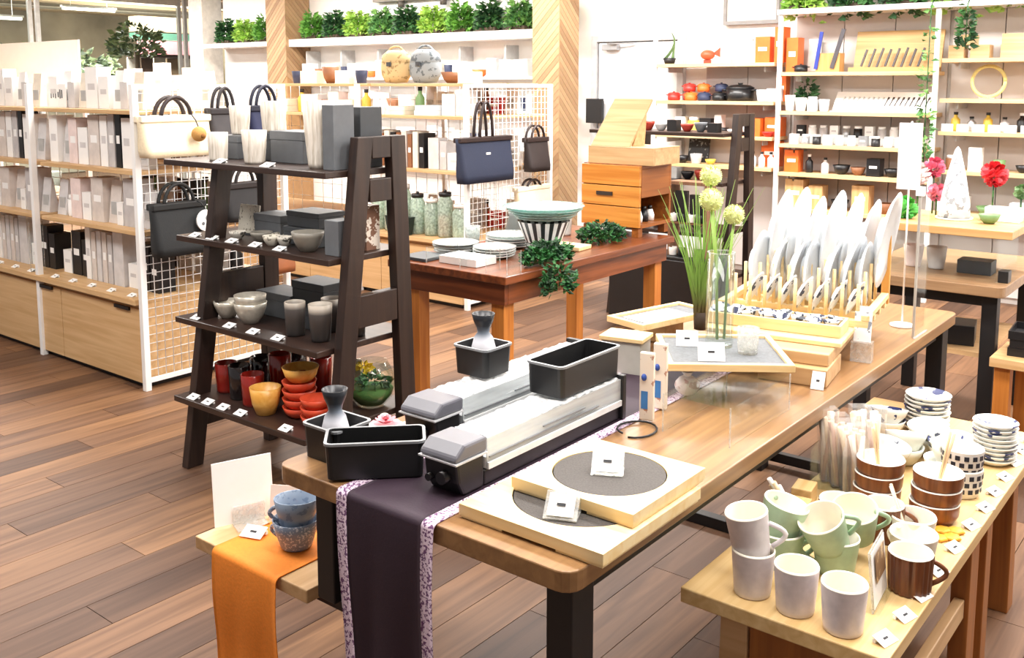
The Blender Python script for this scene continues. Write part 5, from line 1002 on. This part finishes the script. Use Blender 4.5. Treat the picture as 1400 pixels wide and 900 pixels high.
# ================================================================ BACK WALL BAYS
S = 7.15; SHB = wood('#d2ad7c', '#e2c294', 'X', .5); UP = mat('#f8f8f7', .35, var=.02); PANEL = mat('#cfc8c4', .6, var=.06, scale=3)
def bay(label, x0, x1, zs, posts, dpt=.30, top=2.07, panel=True):
    t = thing('wall_shelving', label, 'shelving', ((x0+x1)/2, 7.3, 0))
    if panel:
        n = max(2, round((x1-x0)/.38))
        for i in range(n): part('back_panel', B().box(x0 + (x1-x0)*i/n + .003, x0 + (x1-x0)*(i+1)/n - .003, 7.462, 7.498, .05, top), PANEL, t, .002, True)
    for x in posts: part('upright', B().box(x-.016, x+.016, S, S+.03, 0, top), UP, t, .002, True)
    for z in zs:
        part('shelf_board', B().box(x0+.018, x1-.018, S+.001, 7.455, z-.028, z), SHB, t, .002, True)
        for x in (x0+.12, x1-.12): part('bracket', B().box(x-.006, x+.006, S+.06, 7.455, z-.07, z-.0285), LGREY, t, 0, True)
    return t
ZR = (1.64, 1.345, 1.095, .875); ZL = (1.715, 1.415, 1.14, .90); ZQ = (1.725, 1.45, 1.225, .955)
bay('back wall shelving bay beside the white door, left of white post', -4.19, -3.10, ZL, (-4.17,), top=1.95, panel=False)
pl = thing('back_board', 'grey back board behind the shelves beside the door', 'board', (-3.5, 7.48, 0))
for i in range(2): part('back_panel', B().box(-3.85 + .375*i, -3.48 + .375*i, 7.462, 7.498, .05, 1.70), PANEL, pl, .002, True)
bay('middle back wall shelving bay between two white posts', -3.08, -1.94, ZR + (.6,), (-3.08, -1.94))
bay('right back wall shelving bay at the picture right edge', -1.92, -.55, ZQ + (.65,), (-.53,))
tp = struct('trim_7', B().box(-3.1, -.5, 7.13, 7.49, 2.072, 2.11), UP)
for i in range(7):
    k = (1, 2, 2, 0, 1, 2, 2, 1, 2)[i]
    t = thing('ledge_plant', f'{("bright green", "yellow green", "dark green")[k]} trailing plant, {ORD[i]} from left above right wall shelves', 'plant', (-2.95 + .365*i, 7.26, 2.112), U(-.1, .1), 'trailing plants above the right shelves')
    link('foliage', FOLH[{0: 0, 1: 0, 2: 1}[k]], t); part('trough', B().box(-.11, .11, -.05, .05, 0, .03), mat('#4a3d30', .8), t)
for i, (x, y) in enumerate(((-1.74, 7.09), (-1.97, 7.08))):
    t = thing('trailing_vine', f'{("long dark green vine hanging over right shelves", "thin pale green vine hanging along the white post")[i]}', 'plant', (x, y, 2.11)); part('foliage', leaves(120, .035 if i == 0 else .03, .03, .34 if i == 0 else 1.2, .03, 0, 60+i).mv(0, 0, -.34 if i == 0 else -1.2), GR[2] if i == 0 else GR[3], t); part('stem', B().tube([(0, .06, .02), (0, .0, -.03), (0, 0, -.32 if i == 0 else -1.15)], .004), GR[2], t)
# left bay goods
snp = thing('snake_plant', 'green snake plant in dark pot on top shelf by door', 'plant', (-4.09, 7.26, 1.7158)); part('pot', B().lathe([(.0005, 0), (.04, 0), (.055, .05), (.05, .05), (.0005, .04)], 16), MBLACK, snp); part('leaves', B().sheet([[(-.05 + .09*math.sin(u*2.4) - .016*(1-u), 0, .04 + .22*u), (-.05 + .09*math.sin(u*2.4) + .016*(1-u), 0.012, .04 + .22*u)] for u in (0, .2, .4, .6, .8, 1)]).sheet([[(.02 + .02*u - .014*(1-u), 0.01, .04 + .17*u), (.02 + .02*u + .014*(1-u), 0.02, .04 + .17*u)] for u in (0, .3, .6, 1)]), mat('#5f7a4a', .5, var=.3, scale=40), snp)
fz = thing('coral_ornament', 'orange red fish shaped ornament on top shelf by door', 'ornament', (-3.74, 7.26, 1.7158), rad(20)); part('body', B().ball((0, 0, .07), .06, 14, 8, sz=.7), mat('#dd5a3a', .4), fz); part('tail', B().add([(.04, 0, .08), (.1, 0, .13), (.1, 0, .05), (.04, .014, .08), (.1, .014, .13), (.1, .014, .05)], [(0, 1, 2), (5, 4, 3), (0, 3, 4, 1), (1, 4, 5, 2), (2, 5, 3, 0)]), mat('#c94a2c', .4), fz); part('foot', B().box(-.03, .03, -.02, .02, 0, .03), mat('#8a3a22', .5), fz)
good('box', 'pale grey', -3.58, 7.3, 1.715, .06, .05, .11, 'small grey box left of the pink card on top shelf', None); good('box', 'pale pink', -3.46, 7.34, 1.715, .15, .04, .19, 'pale pink printed card standing on shelf by orange boxes', None); good('box', 'white', -3.35, 7.3, 1.715, .08, .06, .17, 'white box right of the pink card on top shelf', None)
for i, (x, h) in enumerate(((-3.245, .20), (-3.14, .27))): good('box', 'orange', x + (.03 if i else 0), 7.27, 1.715 + .0, .12 if i == 0 else .075, .12, h, f'{("shorter left", "taller right")[i]} orange box at right end of top shelf by post', 'orange boxes on the top shelf')
PALC = ['red', 'red', 'orange', 'orange', 'navy', 'black', 'black', 'yellow']
def cocotte(label, x, y, z, r, h, m, group=None):
    t = thing('cooking_pot', label, 'pot', (x, y, z + .0008), 0, group); part('body', B().lathe([(.0005, 0), (r*.9, 0), (r, h*.15), (r, h*.72), (.0005, h*.72)], 20), m, t); part('lid', B().lathe([(r*1.03, h*.725), (r*1.03, h*.76), (r*.7, h*.9), (.0005, h*.94)], 20), m, t); part('knob', B().cyl((0, 0, h*.94), (0, 0, h*1.03), r*.16, r*.2, 10), m, t)
    for s in (-1, 1): part('handle', B().tube([(s*r*.97, -r*.28, h*.6), (s*r*1.28, -r*.2, h*.62), (s*r*1.28, r*.2, h*.62), (s*r*.97, r*.28, h*.6)], r*.08), m, t)
cocotte('large black lidded casserole on second shelf of left bay', -3.46, 7.29, 1.415, .11, .14, mat('#1c1c1e', .3))
for i, (x, y, z, c) in enumerate(((-4.02, 7.22, 0, 'red'), (-3.93, 7.32, .0, 'red'), (-3.86, 7.22, 0, 'orange'), (-3.80, 7.34, 0, 'orange'), (-3.74, 7.22, 0, 'navy'), (-3.62, 7.24, 0, 'black'), (-3.93, 7.32, .072, 'red'), (-3.81, 7.34, .072, 'orange'), (-3.66, 7.36, .0, 'black'), (-3.66, 7.36, .072, 'navy'))): cocotte(f'small {c} lidded pot, {ORD[i]} in coloured group on second shelf by door', x, y, 1.415 + z, .052, .072, PAL[c], 'small coloured pots by the door')
good('cup', 'pale blue', -3.25, 7.25, 1.415, .1, .1, .09, 'pale blue cup right of the black casserole', None); good('box', 'pale blue', -3.17, 7.3, 1.415, .1, .08, .1, 'pale blue box right of black casserole near post', None)
good('box', 'orange', -3.14, 7.38, 1.415, .08, .08, .2, 'salmon orange box at right end of second shelf by post', None)
for i, (k, c, w, h) in enumerate((('box', 'white', .09, .14), ('jar', 'yellow', .11, .14), ('box', 'black', .1, .13), ('box', 'white', .06, .16), ('bowl', 'black', .12, .06), ('bowl', 'white', .12, .05), ('cup', 'grey', .09, .08))): good(k, c, -3.98 + .115*i - (.05 if i > 3 else 0), 7.3 if i < 4 else 7.2, 1.14, w, .08, h, f'{c} {k}, {ORD[i]} on third shelf of the bay by door', 'goods on the third shelf by door')
good('box', 'orange', -3.35, 7.3, 1.14, .22, .2, .14, 'wide red orange box left on third shelf by post', None); good('box', 'orange', -3.17, 7.33, 1.14, .11, .16, .15, 'narrow red orange box right on third shelf by post', None)
bowl('red shallow dish before orange boxes near the white post', -3.17, 7.20, 1.14, .05, .04, PAL['red'])
t = thing('dark_picture_plate', 'dark patterned square plate propped on lower shelf by door', 'plate', (-3.85, 7.36, .9008)); part('plate', B().obox((0, 0, .1), (.19, .012, .19), (rad(-10), 0, 0)), spots('#23262a', '#8e9496', 30, .4), t); part('easel', B().box(-.05, .05, .0, .05, 0, .01), BLACK, t)
for i, (k, c, w, h) in enumerate((('bowl', 'white', .12, .05), ('bowl', 'black', .12, .06), ('cup', 'grey', .1, .08), ('bowl', 'yellow', .09, .04))): good(k, c, -4.05 + .13*i, 7.2, .90, w, .08, h, f'{c} {k}, {ORD[i]} on lowest shelf of bay by door', 'bowls on the lowest shelf by door')
good('box', 'orange', -3.2, 7.36, .90, .14, .12, .2, 'red orange box on lower shelf beside the white post', None); 
for i in range(3): good('bottle', 'white', -3.30 + .075*i, 7.22, .90, .05, .05, .12, f'white bottle, {ORD[i]} from left before lower orange box', 'white bottles by the lower orange box')
# middle bay goods
kb = thing('knife_stand', 'long slanted wooden stand with row of kitchen knives', 'knife stand', (-2.27, 7.33, 1.6408)); part('board', B().obox((0, .06, .15), (.62, .02, .30), (rad(-14), 0, 0)), wood('#b58d56', '#cba469', 'X', .5), kb); part('ledge', B().box(-.31, .31, -.09, .02, 0, .03), wood('#b58d56', '#cba469', 'X', .5), kb)
for i in range(8): 
    part('knife', B().obox((-.22 + .058*i, -.03 + .012, .10), (.014, .012, .13 + .01*(i % 3)), (rad(-14), rad(14), 0)), ESP, kb)
ks = thing('knife_block', 'wooden block holding two upright knives at shelf left', 'knife block', (-2.74, 7.3, 1.6408)); part('block', B().box(-.09, .09, -.05, .05, 0, .14), wood('#c18f52', '#d3a467', 'Z', .5), ks); part('knife', B().obox((-.07, -.056, .16), (.026, .01, .28), (0, rad(8), 0)), mat('#2f3f9a', .4), ks, label='blue sheathed knife'); part('knife', B().obox((.075, -.056, .17), (.03, .01, .30), (0, rad(16), 0)), mat('#4d4a50', .4), ks, label='grey sheathed knife')
good('box', 'orange', -3.0, 7.26, 1.64, .09, .12, .26, 'tall orange box right of the white post on top', None); cocotte('low dark pot right of the orange box on top shelf', -2.93, 7.21, 1.64, .05, .06, BLACK); 
lk = thing('lean_board', 'white small board leaning behind the low dark pot', 'board', (-2.9, 7.40, 1.6408)); part('board', B().obox((0, 0, .13), (.1, .012, .25), (rad(-6), 0, 0)), mat('#dcd8d4', .5), lk); part('foot', B().box(-.04, .04, -.02, .03, 0, .004), ACRY, lk)
wb = thing('cutlery_display', 'long slanted white panel displaying small forks and spoons', 'display panel', (-2.35, 7.31, 1.3458)); part('panel', B().obox((0, .05, .075), (.72, .012, .17), (rad(-38), 0, 0)), PAPER, wb); part('base', B().box(-.36, .36, -.06, .1, 0, .006), PAPER, wb)
for i in range(18): part('fork', B().obox((-.30 + .036*i, .035, .07), (.006, .004, .07), (rad(-38), rad(14), 0)).obox((-.29 + .036*i, .058, .1), (.012, .004, .02), (rad(-38), rad(14), 0)), mat('#5a565a', .3, metal=.6) if i > 8 else LGREY, wb)
for i, (k, c, w, h) in enumerate((('cup', 'white', .08, .12), ('cup', 'white', .09, .1), ('jar', 'white', .08, .11), ('cup', 'pale blue', .08, .09))): good(k, c, -3.02 + .09*i, 7.24, 1.345, w, .08, h, f'{c} {k}, {ORD[i]} from left beside the white cutlery panel', 'white ware beside the cutlery panel')
lp = thing('leafy_plant', 'dark leafy potted plant behind the white cups, middle bay', 'plant', (-2.93, 7.345, 1.3458)); part('foliage', leaves(90, .06, .02, .18, .028, 0, 70).mv(0, 0, .06), GR[2], lp); part('pot', B().lathe([(.0005, 0), (.04, 0), (.05, .07), (.0005, .06)], 14), DGREY, lp)
for rr_, (y, zz, lab) in enumerate(((7.21, 0, 'front'), (7.34, .055, 'raised back'))):
    if rr_: t = thing('shelf_step', 'low white step at back of middle bay third shelf', 'step', (-2.5, 7.36, 1.0958)); part('step', B().box(-.5, .48, -.06, .06, 0, .053), PAPER, t); part('front_lip', B().box(-.5, .48, -.063, -.0605, 0, .056), LGREY, t)
    for i in range(11): good('jar' if i % 3 else 'box', ('white', 'silver', 'black', 'white', 'grey')[(i + rr_*2) % 5], -2.96 + .088*i, y, 1.095 + zz, .062, .05, .075 if rr_ == 0 else .085, f'small {("white", "silver", "black", "white", "grey")[(i + rr_*2) % 5]} {"jar" if i % 3 else "box"}, {ORD[i]} from left, {lab} row, middle bay third shelf', 'seasoning ware in the middle bay')
for i, (k, c, w, h) in enumerate((('box', 'orange', .14, .17), ('bottle', 'black', .07, .14), ('bottle', 'white', .07, .12), ('bowl', 'black', .16, .07), ('bowl', 'brown', .14, .06), ('box', 'black', .12, .13), ('bowl', 'black', .15, .06), ('cup', 'brown', .08, .09))): good(k, c, -2.98 + .125*i, 7.26, .875, w*.8, .1, h, f'{c} {k}, {ORD[i]} from left on fourth shelf of middle bay', 'goods on the middle bay fourth shelf')
for i, (k, c, w, h) in enumerate((('box', 'wooden', .16, .22), ('box', 'wooden', .12, .18), ('bowl', 'black', .15, .08), ('box', 'wooden', .14, .2), ('bowl', 'brown', .14, .08), ('box', 'red', .1, .06))): good(k, c, -2.95 + .17*i, 7.27, .60, w*.9, .12, h, f'{c} {k}, {ORD[i]} from left on lowest shelf of middle bay', 'goods on the middle bay lowest shelf')
# right bay goods
for i, (x, zz, w, h) in enumerate(((-1.83, 0, .10, .09), (-1.68, 0, .12, .09), (-1.76, .0905, .09, .07), (-1.45, 0, .2, .09), (-1.23, 0, .2, .09), (-1.45, .0905, .19, .07), (-1.23, .0905, .19, .07), (-1.0, 0, .2, .1))): bx(f'pale wooden box, {ORD[i]} in row along top shelf of right bay', x, 7.28, 1.725 + zz, w, .12, h, wood('#cfa876', '#e0bf92', 'X', .5), nm='wooden_box', group='wooden boxes on the right bay')
wr = thing('wreath_ring', 'pale yellow round wreath ring on second shelf right bay', 'wreath', (-1.63, 7.30, 1.4508)); part('ring', B().tube([(.105*math.cos(a), 0, .117 + .105*math.sin(a)) for a in [6.2832*i/24 for i in range(25)]], .012, 8), mat('#dfcf86', .7, bump=.5, scale=100), wr); part('stand', B().box(-.05, .05, -.025, .025, 0, .008), ACRE, wr)
for i in range(3): good('cup', 'white', -1.36 + .11*i, 7.25, 1.45, .08, .08, .1, f'white cup, {ORD[i]} from left beside the wreath ring', 'white cups by the wreath')
for i in range(9): 
    good('bottle', ('yellow', 'silver', 'yellow', 'grey', 'black', 'grey', 'black', 'brown', 'grey')[i], -1.83 + .105*i, 7.31, 1.225, .06, .06, .13 if i % 2 == 0 else .1, f'{("yellow", "silver", "yellow", "grey", "black", "grey", "black", "brown", "grey")[i]} bottle, {ORD[i]} from left on third shelf of right bay', 'bottles on the right bay'); good('box', 'white', -1.85 + .1*i, 7.18, 1.225, .075, .012, .05, f'white price card, {ORD[i]} from left on third shelf of right bay', 'price cards on the right bay')
for i, (k, c, w, h) in enumerate((('jar', 'brown', .09, .1), ('box', 'white', .08, .16), ('cup', 'green', .08, .08), ('bowl', 'black', .1, .05), ('bowl', 'white', .2, .07), ('bowl', 'white', .18, .06))): good(k, c, -1.82 + .15*i, 7.25, .955, w, .08, h, f'{c} {k}, {ORD[i]} from left on fourth shelf of right bay', 'goods on the right bay fourth shelf')
for i, (k, c, w, h) in enumerate((('box', 'white', .2, .12), ('bowl', 'green', .18, .06), ('box', 'pale grey', .22, .1), ('cup', 'green', .1, .1), ('box', 'white', .2, .15))): good(k, c, -1.80 + .24*i, 7.25, .65, w, .12, h, f'{c} {k}, {ORD[i]} from left on lowest shelf of right bay', 'goods on the right bay lowest shelf')
# left back wall shelves behind the gondolas
wl = thing('wall_ledge_shelf', 'long white wall shelf under the plants behind far gondola', 'shelf', (-7.0, 7.35, 0))
for z in (1.62, 1.3, .95): part('shelf_board', B().box(-8.9, -5.2, 7.2, 7.498, z-.025, z), UP, wl, 0, True)
for i in range(7): part('bracket', B().box(-8.8 + .58*i, -8.78 + .58*i, 7.3, 7.498, 1.63, 1.92), LGREY, wl, 0, True)
for k, z in enumerate((1.62, 1.3, .95)): row([('box', 'white', .16, .1, .16), ('bowl', 'brown', .16, .16, .1), ('box', 'cream', .18, .1, .14), ('cup', 'navy', .1, .1, .12), ('box', 'white', .2, .1, .15), ('bowl', 'orange', .16, .16, .07), ('box', 'pale grey', .12, .1, .18)][k:] + [('box', 'white', .14, .1, .16)], -8.85, -5.25, 7.33, z, f'on {("upper", "middle", "lower")[k]} white wall shelf under the plants', 'goods on the white wall shelf', .04)
# ================================================================ RIGHT SIDE TABLE
RT = wood('#86674a', '#a07e5c', 'X', .4)
rt = thing('side_table', 'dark legged wooden table at right behind low bench', 'table', (-1.0, 4.7, 0)); part('tabletop', B().prism(rrect(-1.5, -.855, 4.31, 5.2, .03), .675, .72), RT, rt, .003, True)
for x, y in ((-.92, 4.40), (-1.44, 4.40), (-.92, 5.12), (-1.44, 5.12)): part('leg', B().box(x-.03, x+.03, y-.03, y+.03, 0, .6745), MBLACK, rt, .002, True)
part('apron', B().box(-1.41, -.95, 4.385, 4.41, .62, .674), MBLACK, rt, 0, True); part('foot_bar', B().box(-1.41, -.95, 4.385, 4.415, .05, .09), MBLACK, rt, 0, True); part('lower_shelf', B().box(-1.42, -.94, 4.44, 5.1, .38, .40), OAK, rt, 0, True)
r2 = thing('table_riser', 'wooden topped display riser with clear sides on side table', 'riser', (-1.1, 4.6, .7206)); part('top', B().box(-1.42, -.845, 4.345, 4.87, .915, .95), wood('#c0935c', '#d3aa72', 'X', .45), r2, .003, True)
for x in (-1.38, -.91): part('side', B().box(x, x+.006, 4.4, 4.8, .7212, .9145), ACRY, r2, 0, True)
part('back', B().box(-1.373, -.911, 4.794, 4.8, .7212, .9145), ACRY, r2, 0, True); part('front_pane', B().box(-1.373, -.911, 4.4, 4.406, .7212, .9145), ACRY, r2, 0, True)
bx('dark grey box inside the clear riser on side table', -1.03, 4.6, .72, .14, .1, .06, DGREY); bx('small black box at right of the clear riser', -.885, 4.45, .72, .04, .06, .05, BLACK)
for i, x in enumerate((-1.3, -1.2)): good('cup', 'pale pink' if i == 0 else 'pale grey', x, 4.6, .72, .09, .09, .1, f'{("pink", "clear grey")[i]} glass cup inside the riser on side table', None)
def flowerhead(t, c, r, m, n, seed):
    rr = random.Random(seed); b = B()
    for i in range(n):
        d = Vector((rr.gauss(0, 1), rr.gauss(0, 1), rr.gauss(0, 1))).normalized(); s = d.orthogonal().normalized()*r*.35; p = Vector(c) + d*r*.45; q = d.cross(s)
        b.add([p - s, p + q*.7, p + s, p + d*r*.55 + s*.4, p + d*r*.55 - s*.4], [(0, 1, 2, 3, 4)])
    part('petals', b, m, t)
for i, (lab, x, y, zz, r, m) in enumerate((('pink and cream carnation flowers on the side table riser', -1.33, 4.72, .18, .055, PAL['pale pink']), ('deep pink flower beside cream carnations on riser', -1.27, 4.75, .21, .05, mat('#d85a78', .6, var=.3)), ('lower pink flower near the mosaic cone on riser', -1.24, 4.70, .10, .045, mat('#e37a90', .6, var=.3)), ('round bright green moss ball at riser left end', -1.31, 4.5, .045, .055, mat('#5fbf58', .8, var=.3, scale=60, bump=.6)), ('bright red flower right of the mosaic cone', -1.02, 4.78, .19, .06, mat('#d92a34', .6, var=.3)), ('small yellow green flower at right of riser', -.9, 4.76, .12, .035, PAL['green']))):
    t = thing('flower', lab, 'flower', (x, y, .9506)); flowerhead(t, (0, 0, zz + .005), r, m, 70, i); part('stem', B().cyl((0, 0, .0), (0, 0, zz), .004), GR[2], t)
mc = thing('mosaic_cone', 'tall white mosaic cone ornament on the table riser', 'ornament', (-1.14, 4.62, .9506)); part('cone', B().lathe([(.0005, 0), (.07, 0), (.062, .08), (.04, .2), (.012, .31), (.0005, .325)], 8), spots('#eceef0', '#9aa0a8', 30, .42), mc); part('base', B().cyl((0, 0, -.0), (0, 0, .0), .0) if 0 else B().lathe([(.0705, 0), (.078, 0), (.078, .008), (.0705, .008)], 20), WHITE, mc)
good('bowl', 'green', -.98, 4.55, .95, .09, .09, .04, 'low green bowl right of the mosaic cone', None); good('box', 'white', -.95, 4.68, .95, .14, .08, .06, 'long white dish at right rear of table riser', None)
sb = thing('stool_bench', 'short wooden stool with square legs at right edge', 'stool', (-.7, 4.45, 0)); part('seat', B().box(-.875, -.40, 4.215, 4.36 + .17, .41, .45), wood('#c99d68', '#dcb684', 'X', .45), sb, .003, True)
part('leg', B().box(-.86, -.80, 4.24, 4.30, 0, .4095), LEGW, sb, .002, True); part('leg', B().box(-.48, -.42, 4.24, 4.31, 0, .4095), LEGW, sb, .002, True); part('leg', B().box(-.82, -.76, 4.45, 4.51, 0, .4095), LEGW, sb, .002, True)
for i, (x, y, z, w, d) in enumerate(((-.63, 4.39, .4506, .40, .2), (-.635, 4.39, .4856, .38, .19), (-.63, 4.39, .5206, .40, .2))):
    t = thing('black_tray', f'shallow black tray, {("lowest", "middle", "top")[i]} of pile on stool at right edge', 'tray', (x, y, z), U(-.1, .1), 'black trays on the stool'); part('bottom', B().box(-w/2, w/2, -d/2, d/2, 0, .006), BLACK, t)
    for q in ((-w/2, w/2, -d/2, -d/2+.006), (-w/2, w/2, d/2-.006, d/2), (-w/2, -w/2+.006, -d/2+.006, d/2-.006), (w/2-.006, w/2, -d/2+.006, d/2-.006)): part('side', B().box(*q, .006, .034), BLACK, t)
for i, (x, y, h) in enumerate(((-1.28, 4.6, .06), (-1.1, 4.6, .09))): bx(f'{("white", "black")[i]} flat box on lower shelf of the side table', x, y, .40, .16, .16, h, (WHITE, BLACK)[i], rad(10*i))
wp = thing('wooden_crate', 'low wooden storage crate standing under the side table front', 'crate', (-1.2, 4.2, 0)); 
for i in range(3): part('slat', B().box(-.14, .14, -.06, .06, .003 + .06*i, .055 + .06*i), OAK, wp, .002)
